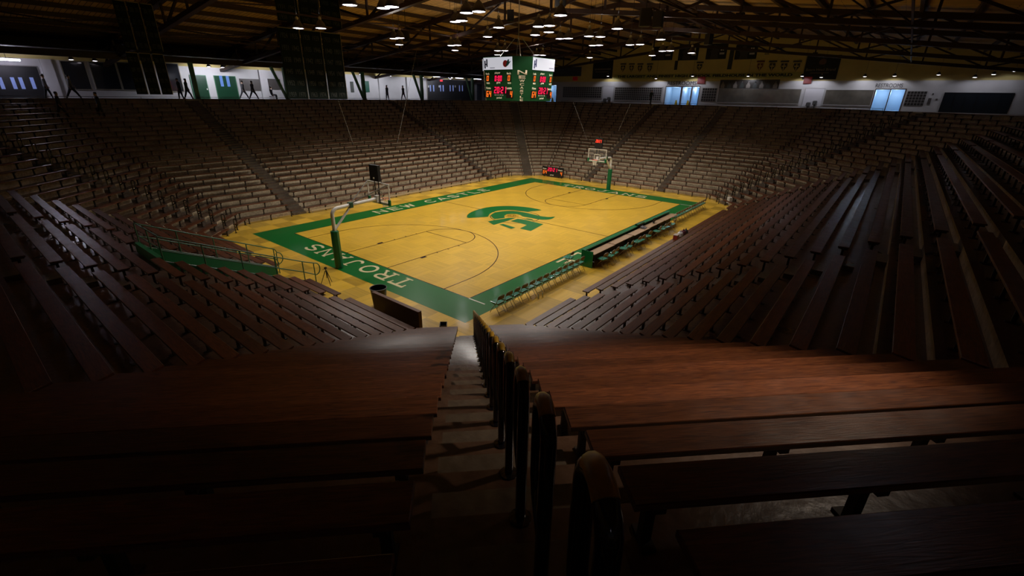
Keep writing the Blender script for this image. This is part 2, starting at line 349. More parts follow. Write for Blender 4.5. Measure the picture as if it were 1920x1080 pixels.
GLY = {
 'T': ([[(0,.92),(1,.92)],[(.5,.92),(.5,0)]], [[(.3,.05),(.7,.05)],[(.05,.92),(.05,.7)],[(.95,.92),(.95,.7)]]),
 'R': ([[(.2,0),(.2,1)],[(.2,.92),(.6,.92)]+A(.62,.71,.25,.21,90,-90)+[(.2,.5)],[(.55,.5),(.92,0)]], [[(.02,.05),(.4,.05)],[(.02,.95),(.3,.95)],[(.8,.05),(1,.05)]]),
 'O': ([A(.5,.5,.42,.42,0,360,24)], []),
 'J': ([[(.72,1),(.72,.35)]+A(.44,.35,.28,.27,0,-160)], [[(.5,.95),(.95,.95)]]),
 'A': ([[(.06,0),(.5,1)],[(.5,1),(.94,0)],[(.22,.33),(.78,.33)]], [[(0,.05),(.22,.05)],[(.78,.05),(1,.05)]]),
 'N': ([[(.14,0),(.14,1)],[(.14,1),(.86,0)],[(.86,0),(.86,1)]], [[(0,.05),(.3,.05)],[(0,.95),(.2,.95)],[(.7,.95),(1,.95)]]),
 'S': ([A(.5,.71,.38,.21,20,200,10)+A(.5,.29,.4,.21,90,-170,14)[0:1]+A(.5,.29,.4,.21,70,-165,14)], []),
 'E': ([[(.14,0),(.14,1)],[(.06,.92),(.92,.92)],[(.14,.5),(.8,.5)],[(.06,.08),(.92,.08)]], []),
 'W': ([[(.04,1),(.27,0)],[(.27,0),(.5,.9)],[(.5,.9),(.73,0)],[(.73,0),(.96,1)]], []),
 'C': ([A(.52,.5,.42,.42,45,315,20)], []),
 'L': ([[(.14,0),(.14,1)],[(.06,.08),(.9,.08)]], []),
}
def lay_text(s, org, ud, vd, total, ht, serif, name, gap=.28, th=.15):
    mb = MB(); n = sum(.7 if c == ' ' else 1 for c in s); cw = total/(n+gap*(len(s)-1)); x = 0
    o = Vector(org); ud = Vector(ud); vd = Vector(vd)
    for c in s:
        if c != ' ':
            st, se = GLY[c]
            for k, pls in ((1, st), (.62, se if serif else [])):
                for pl in pls:
                    P = [(x+a*cw, b*ht) for a, b in pl]
                    for i in range(len(P)-1):
                        a = Vector(P[i]); b = Vector(P[i+1]); t = (b-a)
                        if t.length < 1e-6: continue
                        t.normalize(); e = th*ht*.5*k; r = Vector((-t.y, t.x))*e
                        ex = t*(e*.5 if len(P) > 3 else (e if serif else e*.2))
                        a2 = a-ex; b2 = b+ex
                        Q = [a2-r, b2-r, b2+r, a2+r]
                        Q = [Vector((min(max(q.x, x-.03*cw), x+1.03*cw), min(max(q.y, 0), ht))) for q in Q]
                        zi = len(mb.f)*.00012; mb.add([o+ud*q.x+vd*q.y+Vector((0,0,zi)) for q in Q], [(0,1,2,3)])
        x += cw*((.7 if c == ' ' else 1)+gap)
    mb.build(name, CREAM, floor)
lay_text('TROJANS', (-.2, 3.2, .008), (0,1,0), (-1,0,0), 8.9, 1.0, True, 'baseline_lettering')
lay_text('TROJANS', (25.75, 12.2, .008), (0,-1,0), (1,0,0), 8.9, 1.0, True, 'baseline_lettering')
lay_text('NEW CASTLE', (6.6, 15.62, .008), (1,0,0), (0,1,0), 12.6, .98, False, 'sideline_lettering')
lay_text('NEW CASTLE', (19.0, -.2, .008), (-1,0,0), (0,-1,0), 12.6, .98, False, 'sideline_lettering')
LOGO = {'crest': [[10.5,10.33],[10.25,10.1],[10.2,9.85],[11.4,9.05],[11.6,9.2],[11.85,9.36],[12.2,9.58],[12.59,9.71],[13.0,9.8],[13.35,9.78],[13.7,9.67],[13.97,9.45],[14.2,9.2],[14.38,8.9],[14.5,8.4],[14.59,7.89],[15.12,7.64],[15.83,7.4],[15.9,7.7],[15.9,8.2],[15.86,8.6],[15.75,9.1],[15.43,9.83],[15.17,10.2],[14.85,10.5],[14.45,10.8],[14.03,11.0],[13.55,11.14],[13.12,11.17],[12.6,11.16],[12.06,11.07],[11.6,10.95],[11.23,10.8],[10.85,10.6]],
 'helm': [[11.85,9.2],[11.5,8.75],[11.21,8.25],[11.98,7.94],[12.42,8.36],[12.93,8.57],[13.31,8.34],[13.5,8.0],[13.45,7.6],[13.22,7.3],[13.2,7.0],[13.26,6.6],[13.3,5.95],[13.4,5.65],[13.58,5.42],[13.85,5.28],[14.15,5.25],[14.5,5.32],[14.8,5.44],[14.5,5.6],[14.33,5.8],[14.22,6.1],[14.19,6.44],[14.22,6.85],[14.27,7.26],[14.3,7.7],[14.27,8.08],[14.2,8.45],[14.05,8.8],[13.85,9.05],[13.6,9.27],[13.3,9.43],[13.01,9.52],[12.65,9.52],[12.3,9.43]],
 'cheek': [[10.38,8.17],[10.98,8.09],[12.17,7.73],[12.46,7.34],[11.35,7.26],[9.97,7.26]],
 'face': [[11.55,7.05],[12.41,7.09],[12.57,6.51],[12.51,5.96],[12.45,4.83],[10.46,4.45],[10.47,5.37],[11.5,5.54],[11.57,6.23]],
 'bar': [[10.32,7.06],[10.61,6.95],[10.43,5.7],[9.99,5.73]], 'eye': [[12.71,6.72],[12.98,6.62],[13.03,6.25],[12.85,5.97],[12.7,6.21]]}
mb = MB()
for k in LOGO: mb.poly(LOGO[k], .010)
mb.build('helmet_emblem', GREEN, floor)
mb = MB()
for r in (.30, .16): arc(12.82, 7.95, r, 0, 2*PI, 28, .05)
ring = mb.build('emblem_ring', LINE, floor); ring.location.z = .008
mb = MB(); mb.poly([(12.82+.52*math.cos(2*PI*i/28), 7.95+.52*math.sin(2*PI*i/28)) for i in range(28)], .012); mb.build('emblem_disc', mat('maple_plain', (.60, .372, .036), rough=.2, coat=.35), floor)

# tiers
def tread_sides(sd, k):
    """t-ranges of tread k (between riser k and riser k+1)"""
    return None
def seat_half(sd, d, cut=False):
    a, b = side_rng(sd, d)
    if sd == 'base' and cut: return [(a, SLOT[0]), (SLOT[1], b)]
    return [(a, b)]
for sd in NAME:
    mb = MB()
    for k in range(0, NR):
        d0, d1 = (dk(k-1) if k else .4), dk(k)
        z = RISE*k
        cut = sd == 'base' and d0 < SLOT_D-.01
        A0 = seat_half(sd, d0, cut); A1 = seat_half(sd, d1, cut)
        if k:
            for (a0, b0), (a1, b1) in zip(A0, A1):
                P = [side_pt(sd, a0, d0), side_pt(sd, b0, d0), side_pt(sd, b1, d1), side_pt(sd, a1, d1)]
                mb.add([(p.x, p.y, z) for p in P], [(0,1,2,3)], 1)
        # riser at d1 from z to z+RISE
        cut1 = sd == 'base' and d1 < SLOT_D-.01
        for a1, b1 in seat_half(sd, d1, cut1):
            cu = sorted({a1, b1}|{min(max(t, a1), b1) for s_ in AISLES[sd] for t in s_})
            for ta, tb in zip(cu, cu[1:]):
                ais = any(s_[0]-1e-6 <= ta and tb <= s_[1]+1e-6 for s_ in AISLES[sd])
                p, q = side_pt(sd, ta, d1), side_pt(sd, tb, d1)
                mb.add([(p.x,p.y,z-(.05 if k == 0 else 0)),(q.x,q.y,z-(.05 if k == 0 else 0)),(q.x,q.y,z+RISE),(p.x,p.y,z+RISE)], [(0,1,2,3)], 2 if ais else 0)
    # half steps in the aisles
    for (a, b) in AISLES[sd]:
        for k in range(0, NR):
            if sd == 'nb' or sd in NAME:
                d1 = dk(k); z = RISE*k
                P = [side_pt(sd, a+.02, d1-.325), side_pt(sd, b-.02, d1-.325), side_pt(sd, b-.02, d1+.0), side_pt(sd, a+.02, d1+.0)]
                lo = [(p.x, p.y, z) for p in P]; hi = [(p.x, p.y, z+RISE/2) for p in P]
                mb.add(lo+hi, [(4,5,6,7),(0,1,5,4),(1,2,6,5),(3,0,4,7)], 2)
    o = mb.build('seating_tier', [CONC, CONCT, CONCD]); struct(o)
    bpy.context.view_layer.update()
# slot through the baseline stand: green side walls, dark headwall and door
mb = MB()
ztop = lambda d: .32+RISE/RUN*d
for y, q in ((SLOT[0], 1), (SLOT[1], -1)):
    ya, yb = min(y, y+q*.1), max(y, y+q*.1); xa, xb = X0-.05, X0-SLOT_D
    mb.add([(xa,ya,0),(xa,yb,0),(xb,yb,0),(xb,ya,0),(xa,ya,ztop(0)),(xa,yb,ztop(0)),(xb,yb,ztop(SLOT_D)),(xb,ya,ztop(SLOT_D))], [(0,3,2,1),(4,5,6,7),(0,1,5,4),(1,2,6,5),(2,3,7,6),(3,0,4,7)])
struct(mb.build('wall_tunnel', GWALL))
mb = MB(); xh = X0-SLOT_D
mb.box((xh-.15, SLOT[0], 2.1), (xh, SLOT[1], 2.75)); mb.box((xh-.15, SLOT[0], 0), (xh, SLOT[0]+.5, 2.1)); mb.box((xh-.15, SLOT[1]-.5, 0), (xh, SLOT[1], 2.1))
mb.box((xh-.16, SLOT[0]+.5, 0), (xh-.10, SLOT[1]-.5, 2.1), 1)
struct(mb.build('wall_tunnel_head', [GWALL, BLACKP]))
mb = MB(); mb.box((xh, SLOT[0], -.12), (X0-.4, SLOT[1], 0.0)); struct(mb.build('floor', CONC))

# ------------------------------------------------------------------ benches
seat_cache = {}
LEGM = MB()
LEGM.box((-.03, -.03, 0), (.03, .03, .37)); LEGM.box((-.035, -.12, .33), (.035, .12, .385)); LEGM.box((-.04, -.09, 0), (.04, .09, .02))
LEGME = LEGM.mesh('leg', DARKIRON)
SW, STH, SH = .275, .045, .43
def seat_mesh(L, ma, mb_):
    key = (round(L, 2), ma, mb_)
    if key not in seat_cache:
        m = MB(); h = L/2; w2 = SW/2
        # y+ is outward; mitres open outward by K
        ax = ma*K; bx = mb_*K
        def P(x, y, z): return (x, y, z)
        lo = [(-h+ax*w2, -w2), (h-bx*w2, -w2), (h+bx*w2, w2), (-h-ax*w2, w2)]
        vs = [(x, y, -STH) for x, y in lo]+[(x, y, -.006) for x, y in lo]+[(x*(1-.006/h), y*.955, 0) for x, y in lo]
        m.add(vs, [(3,2,1,0),(0,1,5,4),(1,2,6,5),(2,3,7,6),(3,0,4,7),(4,5,9,8),(5,6,10,9),(6,7,11,10),(7,4,8,11),(8,9,10,11)])
        seat_cache[key] = m.mesh('seat', WOOD)
    return seat_cache[key]
benches = []
for sd in NAME:
    for k in range(NR):
        d = RUN*k
        a, b = side_rng(sd, d)
        cuts = list(AISLES[sd])
        if sd == 'base' and d < SLOT_D+.5: cuts.append(SLOT)
        cuts.sort()
        segs = []; cur = a+.04; mA = 1
        for c0, c1 in cuts:
            if c0 > cur+.3: segs.append((cur, c0-.02, mA, 0))
            cur = c1+.02; mA = 0
        segs.append((cur, b-.04, mA, 1))
        for i, (s0, s1, ma, mb_) in enumerate(segs):
            if s1-s0 < .35: continue
            c = side_pt(sd, (s0+s1)/2, d)
            benches.append(dict(sd=sd, k=k, s0=s0, s1=s1, ma=ma, mb=mb_, c=c, i=i, n=len(segs)))
ROT = {'near': PI, 'left': 0, 'base': PI/2, 'far': -PI/2, 'nb': 3*PI/4, 'nf': -3*PI/4, 'lb': PI/4, 'lf': -PI/4}
for b in benches:
    P0, P1 = side_pt(b['sd'], b['s0'], RUN*b['k']), side_pt(b['sd'], b['s1'], RUN*b['k'])
    z = RISE*b['k']+SH; best = 0; xs = []
    for q in range(9):
        P = P0.lerp(P1, q/8); u, v, ww = pix((P.x, P.y, z))
        if ww > .1 and -30 < u < 1950 and 0 < v < 1110: xs.append((u, v, ww))
    if len(xs):
        b['size'] = (b['s1']-b['s0'])*len(xs)/9/min(x[2] for x in xs)**1.6
    else: b['size'] = 0
benches.sort(key=lambda b: -b['size'])
def place(sd):
    return {'near':'right-hand stand','left':'stand across the court','base':'near basket stand','far':'far basket stand','nb':'foreground corner stand','nf':'far right corner stand','lb':'left corner stand','lf':'farthest corner stand'}[sd]
def bench_label(b):
    sd, k, i, n = b['sd'], b['k'], b['i'], b['n']
    if sd in ('near', 'left'): seg = ['near end', 'long middle block', 'far end'][i]
    elif sd in ('base', 'far'):
        if n == 4: seg = ['foreground end', 'between aisle and tunnel', 'beyond the tunnel', 'far end'][i]
        else: seg = ['right-hand block' if sd == 'far' else 'foreground block', 'middle block', 'left-hand block'][i]
    elif sd == 'nb': seg = ['right of the aisle', 'left of the aisle'][i]
    else: seg = ['first side of the aisle', 'second side of the aisle'][i]
    if sd in ('nf', 'lf', 'lb'):
        seg = {'nf': ['left of its aisle', 'right of its aisle'], 'lf': ['left of its aisle', 'right of its aisle'], 'lb': ['left of its aisle', 'right of its aisle']}[sd][i]
    return f"brown wooden bench, {ordinal(k+1)} row up, {place(sd)}, {seg}"
stuff = MB(); n_ind = 0
for b in benches:
    sd, k = b['sd'], b['k']; z = RISE*k; L = b['s1']-b['s0']; rz = ROT[sd]
    # outward must be local +y
    c = b['c']; out = (side_pt(sd, 0, 1)-side_pt(sd, 0, 0)).normalized(); rz = math.atan2(out.y, out.x)-PI/2
    tl = Vector((math.cos(rz), math.sin(rz), 0)); tt = (side_pt(sd, 1, 0)-side_pt(sd, 0, 0)).normalized()
    ma, mb_ = (b['ma'], b['mb']) if tl.dot(tt) > 0 else (b['mb'], b['ma'])
    nl = max(2, int(round((L-.3)/1.28))+1); xs = [-L/2+.15+(L-.3)*q/(nl-1) for q in range(nl)]
    if b['size'] > 0 and n_ind < 300:
        n_ind += 1
        e = empty('bench', (c.x, c.y, z), rz, bench_label(b), 'bench', 'wooden benches of the '+place(sd))
        s = bpy.data.objects.new('seat', seat_mesh(L, ma, mb_)); C.objects.link(s); s.parent = e; s.location.z = SH
        if sd == 'left' and k == 0 and b['i'] == 1: s.location.z = SH
        for x in xs:
            l = bpy.data.objects.new('leg', LEGME); C.objects.link(l); l.parent = e; l.location.x = x
    else:
        Mx = Matrix.Translation((c.x, c.y, z)) @ Matrix.Rotation(rz, 4, 'Z')
        me = seat_mesh(L, ma, mb_); off = Matrix.Translation((0, 0, SH))
        stuff.add([Mx@off@v.co for v in me.vertices], [tuple(p.vertices) for p in me.polygons], 0)
        for x in xs:
            o2 = Matrix.Translation((x, 0, 0)); stuff.add([Mx@o2@v.co for v in LEGME.vertices], [tuple(p.vertices) for p in LEGME.polygons], 1)
tag(stuff.build('bench', [WOOD, DARKIRON]), 'brown wooden benches filling the dim upper rows of the stands', 'bench', kind='stuff')
#PART2

# ------------------------------------------------------------------ concourse, walls, roof
CX1, CY1, CXN, CYN = 51.0, 42.0, -25.5, -25.5
mb = MB()
ring = [side_pt(s, side_rng(s, 16.)[i], 16.) for s, i in (('near',0),('near',1),('far',0),('far',1),('left',1),('left',0),('base',1),('base',0))]
cor = [(CXN,CYN),(CX1,CYN),(CX1,CY1),(CXN,CY1)]
V = [(p.x,p.y,ZC) for p in ring]+[(x,y,ZC) for x, y in cor]
mb.add(V, [(0,1,9,8),(1,2,9),(2,3,10,9),(3,4,10),(4,5,11,10),(5,6,11),(6,7,8,11),(7,0,8)])
struct(mb.build('floor', CONW))
mb = MB()
for s in NAME:
    a, b = side_rng(s, 16.05); p, q = side_pt(s, a, 16.05), side_pt(s, b, 16.05)
    mb.beam((p.x,p.y,ZC+.05), (q.x,q.y,ZC+.05), .12, .1)
struct(mb.build('trim_1', mat('kerb_paint', (.4,.38,.33), rough=.4)))
RZ = lambda y: 15.4-.112*abs(y-8)
def wall_far():
    holes = []
    def px(u0, u1, v0, v1):
        a = hit(u0, (v0+v1)/2, x=CX1); b = hit(u1, (v0+v1)/2, x=CX1); t = hit((u0+u1)/2, v0, x=CX1)
        return (b.y, a.y, ZC, t.z)
    for r in ((1024,1043,160,191),(1247,1275,163,199),(1278,1294,163,199),(1296.5,1309,163,199),(1636,1662,168,216),(1664,1690,168,216)): holes.append(px(*r))
    return holes
HF = wall_far()
def wall_x(name, X, ya, yb, holes, zsplit, m0, m1, th=.15):
    mb = MB(); ys = sorted({ya, yb, 8.}|{h[0] for h in holes}|{h[1] for h in holes}); s = 1
    for a, b in zip(ys, ys[1:]):
        top = max([h[3] for h in holes if h[0] <= a+1e-6 and h[1] >= b-1e-6] or [ZC])
        if top < zsplit: mb.box((X, a, top), (X+th, b, zsplit), 0)
        z0, z1 = RZ(a)+.3, RZ(b)+.3
        mb.add([(X,a,zsplit),(X,b,zsplit),(X,b,z1),(X,a,z0),(X+th,a,zsplit),(X+th,b,zsplit),(X+th,b,z1),(X+th,a,z0)], [(0,1,2,3),(7,6,5,4),(0,3,7,4),(1,5,6,2)], 1)
    return struct(mb.build(name, [m0, m1]))
wall_x('wall_far', CX1, CYN, CY1, HF, 10.25, WWHITE, WCREAM)
wall_x('wall_back', CXN-.15, CYN, CY1, [], 10.25, WWHITE, WCREAM)
def wall_y(name, Y, th, xa, xb, low=WWHITE):
    mb = MB(); mb.box((xa, Y, ZC), (xb, Y+th, 10.3), 0); mb.box((xa, Y, 10.3), (xb, Y+th, RZ(Y)+.5), 1); return struct(mb.build(name, [low, WCREAM]))
wall_y('wall_left', CY1, .15, CXN, CX1); wall_y('wall_right', CYN-.15, .15, CXN, CX1)
# dark beam band over the left concourse
mb = MB(); mb.box((CXN+.05, 36.4, 10.35), (CX1-.1, 36.8, 10.8)); mb.box((CXN+.05, 36.8, 10.9), (CX1-.1, CY1-.02, 10.98)); struct(mb.build('ceiling', mat('soffit_dark', (.035,.025,.02), rough=.7)))
# roof
mb = MB()
for ya, yb in ((CYN-.2, 8.), (8., CY1+.2)):
    za, zb = RZ(ya)+.25, RZ(yb)+.25
    mb.add([(CXN-.2,ya,za),(CX1+.2,ya,za),(CX1+.2,yb,zb),(CXN-.2,yb,zb),(CXN-.2,ya,za+.15),(CX1+.2,ya,za+.15),(CX1+.2,yb,zb+.15),(CXN-.2,yb,zb+.15)], [(3,2,1,0),(4,5,6,7),(0,1,5,4),(2,3,7,6),(0,4,7,3),(1,2,6,5)])
struct(mb.build('ceiling', ROOF))
mb = MB()
for i in range(-13, 14):
    y = 8+i*2.5
    if CYN < y < CY1: mb.box((CXN, y-.09, RZ(y)-.02), (CX1, y+.09, RZ(y)+.24))
struct(mb.build('ceiling_purlins', PURL))
def truss(X):
    mb = MB(); yl, yh = CYN+.1, CY1-.1; n = 16; ys = [yl+(yh-yl)*i/n for i in range(n+1)]
    top = lambda y: RZ(y)-.14; bot = lambda y: 13.72-.108*abs(y-8)
    for f, h, wd in ((top, .34, .36), (bot, .26, .32)):
        for a, b in ((yl, 8.), (8., yh)): mb.beam((X, a, f(a)), (X, b, f(b)), wd, h)
    for i in range(n):
        a, b = ys[i], ys[i+1]
        if i % 2: mb.beam((X, a, top(a)), (X, b, bot(b)), .12, .12)
        else: mb.beam((X, a, bot(a)), (X, b, top(b)), .12, .12)
        mb.beam((X, a, bot(a)), (X, a, top(a)), .12, .12)
    for i in range(1, n, 4):        # knee plates
        mb.box((X-.14, ys[i]-.2, bot(ys[i])-.02), (X+.14, ys[i]+.2, bot(ys[i])+.22))
    return struct(mb.build('roof_truss', STEELR))
TX = [-19.6, -10.4, -1.2, 8., 17.2, 26.4, 35.6, 44.8]
for X in TX: truss(X)
mb = MB()      # sway bracing between the trusses
for a, b in zip(TX, TX[1:]):
    for y in (-12, -2, 18, 28):
        mb.tube([(a, y, 13.72-.108*abs(y-8)), (b, y+3.5, RZ(y+3.5)-.15)], .045, 6); mb.tube([(b, y, 13.72-.108*abs(y-8)), (a, y+3.5, RZ(y+3.5)-.15)], .045, 6)
        mb.beam((a, y, 13.72-.108*abs(y-8)), (b, y, 13.72-.108*abs(y-8)), .08, .1)
struct(mb.build('roof_bracing', STEELR))

# blue-lit doorways in the far wall
BLUEW = mat('restroom_blue_lit_wall', (.46, .60, .74), rough=.5)  # blue of the doorway light is mixed into the wall colour
for i, (a, b, z0, z1) in enumerate(HF):
    mb = MB(); X = CX1+.15; D = 2.2; g = .0
    mb.add([(X,a,z0),(X,b,z0),(X+D,b,z0),(X+D,a,z0),(X,a,z1),(X,b,z1),(X+D,b,z1),(X+D,a,z1)], [(0,1,2,3),(4,5,6,7),(0,3,7,4),(1,2,6,5),(3,2,6,7)])
    dr = struct(mb.build(f'door_{i+1}', BLUEW))
    point('doorway_light', (X+1.1, (a+b)/2+.15, z1-.3), 24, (.72,.86,1.), .12, dr)
    m2 = MB(); m2.beam((CX1-.02, a-.04, z0), (CX1-.02, a-.04, z1+.06), .05, .08); m2.beam((CX1-.02, b+.04, z0), (CX1-.02, b+.04, z1+.06), .05, .08); m2.beam((CX1-.02, a-.08, z1+.05), (CX1-.02, b+.08, z1+.05), .05, .08)
    m2.build('door_frame', mat('door_frame_brown', (.06,.03,.02), rough=.5), dr)
YEL = mat('wet_sign_yellow', (.75,.52,.02), rough=.45)
def wet_sign(u, v, lab):
    p = hit(u, v-2, x=CX1-.35); e = empty('wet_floor_sign', (CX1-.35, p.y, ZC), 0, lab, 'warning sign', 'yellow wet floor signs')
    for s in (-1, 1):
        m = MB(); m.add([(s*.16,-.15,0),(s*.16,.15,0),(s*.01,.09,.62),(s*.01,-.09,.62),(s*.14,-.15,0),(s*.14,.15,0),(-s*.005,.09,.62),(-s*.005,-.09,.62)], [(0,1,2,3),(7,6,5,4),(0,3,7,4),(1,5,6,2),(3,2,6,7),(0,4,5,1)]); m.build('panel', YEL, e)
wet_sign(1036, 189, 'yellow folding wet floor sign before the single blue doorway by the scoreboard')
wet_sign(1267, 197, 'yellow folding wet floor sign in the widest middle restroom doorway')
wet_sign(1289, 198, 'yellow folding wet floor sign in the narrow middle restroom doorway')

def wall_item(name, u0, u1, v0, v1, plane, m, lab, cat, th=.05, group=None, frame=None, off=.0):
    """flat thing fixed to a wall; plane = ('x', X) or ('y', Y)"""
    ax, val = plane; kw = {ax: val-off}
    um, vm = (u0+u1)/2, (v0+v1)/2; a = hit(u0, vm, **kw); b = hit(u1, vm, **kw); t = hit(um, v0, **kw); bo = hit(um, v1, **kw)
    mb = MB()
    if ax == 'x': lo, hi = (val-off-th, min(a.y,b.y), bo.z), (val-off, max(a.y,b.y), t.z)
    else: lo, hi = (min(a.x,b.x), val-off-th, bo.z), (max(a.x,b.x), val-off, t.z)
    c = Vector(((lo[0]+hi[0])/2, (lo[1]+hi[1])/2, lo[2]))
    e = empty(name, c, 0, lab, cat, group); sh = lambda p: tuple(Vector(p)-c)
    mb.box(sh(lo), sh(hi)); mb.build('board' if not frame else 'panel', m, e)
    if frame:
        f = MB(); w_ = .06
        if ax == 'x':
            for (y0,z0,y1,z1) in ((lo[1]-w_,lo[2]-w_,hi[1]+w_,lo[2]),(lo[1]-w_,hi[2],hi[1]+w_,hi[2]+w_),(lo[1]-w_,lo[2],lo[1],hi[2]),(hi[1],lo[2],hi[1]+w_,hi[2])):
                f.box(sh((lo[0]-.03,y0,z0)), sh((hi[0],y1,z1)))
        else:
            for (x0,z0,x1,z1) in ((lo[0]-w_,lo[2]-w_,hi[0]+w_,lo[2]),(lo[0]-w_,hi[2],hi[0]+w_,hi[2]+w_),(lo[0]-w_,lo[2],lo[0],hi[2]),(hi[0],lo[2],hi[0]+w_,hi[2])):
                f.box(sh((x0,lo[1]-.03,z0)), sh((x1,hi[1],z1)))
        f.build('frame', frame, e)
    return e, lo, hi, c
WF = ('x', CX1-.005); WL = ('y', CY1-.005)
PHG = mat('photo_grey', (.09,.08,.075), rough=.4); PHB = mat('photo_print_dark', (.03,.027,.026), rough=.4)
DISP = mat('display_glass_grey', (.13,.12,.10), rough=.3, coat=1, spec=.8, noise=.25, nscale=1.5)
def photo_grid(e, lo, hi, c, ny, nz, m, gap=.25, name='photo'):
    for j in range(nz):
        mb = MB(); dy = (hi[1]-lo[1])/ny; dz = (hi[2]-lo[2])/nz
        for i in range(ny):
            mb.box(tuple(Vector((lo[0]-.015, lo[1]+dy*(i+gap/2), lo[2]+dz*(j+gap/2)))-c), tuple(Vector((lo[0], lo[1]+dy*(i+1-gap/2), lo[2]+dz*(j+1-gap/2)))-c))
        o = mb.build('photo_row', m, e)
for (r, ny, nz, lab) in (((1056,1128,163,183), 18, 5, 'wide case of small framed team photos nearest the scoreboard'), ((1153,1240,164,188), 24, 6, 'wide case of small framed team photos beside the middle restroom doors')):
    e, lo, hi, c = wall_item('photo_case', *r, WF, mat('case_back', (.30,.29,.28), rough=.5), lab, 'display case', frame=mat('case_frame', (.45,.45,.46), rough=.4))
    photo_grid(e, lo, hi, c, ny, nz, PHB, .22)
for r, ny, nz, lab in (((1316,1343,165,190), 6, 5, 'small grid of photos right of the middle restroom doorways'), ((1698,1735,171,198), 6, 5, 'grid of dark photos right of the rightmost restroom doorways')):
    e, lo, hi, c = wall_item('photo_board', *r, WF, mat('case_back', (.30,.29,.28)), lab, 'photo board'); photo_grid(e, lo, hi, c, ny, nz, PHB, .2)
e, lo, hi, c = wall_item('trophy_case', 1346, 1500, 167, 193, WF, DISP, 'long glass trophy case under the row of player portraits', 'display case', frame=mat('case_frame', (.45,.45,.46)))
e, lo, hi, c = wall_item('trophy_case', 1546, 1635, 169, 197, WF, DISP, 'shorter glass trophy case just left of the rightmost restroom doorways', 'display case', frame=mat('case_frame', (.45,.45,.46)))
e, lo, hi, c = wall_item('portrait_banner', 1350, 1461, 149.5, 166, WF, PHB, 'long dark banner of standing team portraits above the trophy case', 'banner', off=.06)
for i in range(9):
    m = MB(); y = hi[1]-(hi[1]-lo[1])*(i+.5)/9; z0 = lo[2]; h = hi[2]-lo[2]; q = lambda p: tuple(Vector(p)-c)
    m.box(q((lo[0]-.01,y-.22,z0+.04)), q((lo[0],y+.22,z0+h*.45))); m.box(q((lo[0]-.01,y-.13,z0+h*.45)), q((lo[0],y+.13,z0+h*.62))); m.lathe([(.01,0),(.07,.04),(.07,.12),(.01,.17)], q((lo[0]-.01,y,z0+h*.64)), 8)
    m.build('portrait', [mat('portrait_grey', (.22,.20,.18), rough=.5), mat('portrait_dark', (.05,.06,.06), rough=.5)][i % 2], e)
# recesses with drinking fountains
for r, lab in (((1130,1150,162,190), 'left of the middle restroom doors'), ((1507,1542,166,201), 'between the two long trophy cases')):
    e, lo, hi, c = wall_item('wall_recess_panel', *r, WF, mat('panel_light_grey', (.62,.62,.66), rough=.4), 'light grey wall panel '+lab, 'wall panel', th=.03, frame=mat('case_frame', (.45,.45,.46)))
    for s, nm in ((-.28, 'lower'), (.32, 'higher')):
        y = (lo[1]+hi[1])/2-s; zb = ZC+.62+(.18 if nm == 'higher' else 0)
        f = empty('drinking_fountain', (CX1-.25, y, ZC), 0, f'dark grey drinking fountain, the {nm} one of the pair {lab}', 'drinking fountain', 'drinking fountains')
        m = MB(); m.box((-.2,-.2,zb-ZC-.35),(.2,.2,zb-ZC)); m.build('cabinet', mat('fountain_grey', (.10,.10,.10), rough=.35), f, bevel=.02)
        m = MB(); m.lathe([(.16,0),(.17,.05),(.12,.03)], (-.02,0,zb-ZC), 14); m.build('basin', mat('fountain_steel', (.3,.3,.3), rough=.3, metal=1), f)
        m = MB(); m.box((.12,-.06,0),(.2,.06,zb-ZC-.35)); m.build('pedestal', mat('fountain_grey', (.10,.10,.10)), f)
# lettering along the far wall
def wall_text(name, s, u0, u1, v0, v1, m, lab, cat='sign', sp=None, off=.012, bold=.03):
    vm = (v0+v1)/2; um = (u0+u1)/2; a = hit(u0, vm, x=CX1-off); b = hit(u1, vm, x=CX1-off); t = hit(um, v0, x=CX1-off); bo = hit(um, v1, x=CX1-off)
    o = text_obj(name, s, (CX1-off, a.y, bo.z), (0,-1,0), (0,0,1), a.y-b.y, t.z-bo.z, m, None, bold, .03); return tag(o, lab, cat)
e, lo, hi, c = wall_item('slogan_board', 1152, 1504.5, 137.3, 147.5, WF, mat('slogan_olive', (.42,.40,.11), rough=.6), 'long olive painted band carrying dark block lettering across the far wall', 'sign')
y0_, y1_ = hi[1]-.5, lo[1]+1.0
o = text_obj('lettering', 'THE LARGEST AND FINEST HIGH SCHOOL FIELDHOUSE IN THE WORLD', (lo[0], y0_, lo[2]+.18), (0,-1,0), (0,0,1), y0_-y1_, (hi[2]-lo[2])-.3, mat('slogan_letter', (.008,.025,.012), rough=.5), None, .04, .03)
o.parent = e; o.matrix_parent_inverse = Matrix.Translation(-c)
wall_text('restrooms_sign', 'RESTROOMS', 1252, 1306, 152.2, 159.5, mat('sign_letter_dark', (.05,.05,.055)), 'dark RESTROOMS lettering above the three middle doorways', bold=.0)
wall_text('restrooms_sign', 'RESTROOMS', 1642, 1693, 156.5, 164, mat('sign_letter_dark', (.05,.05,.055)), 'dark RESTROOMS lettering above the two rightmost doorways', bold=.0)
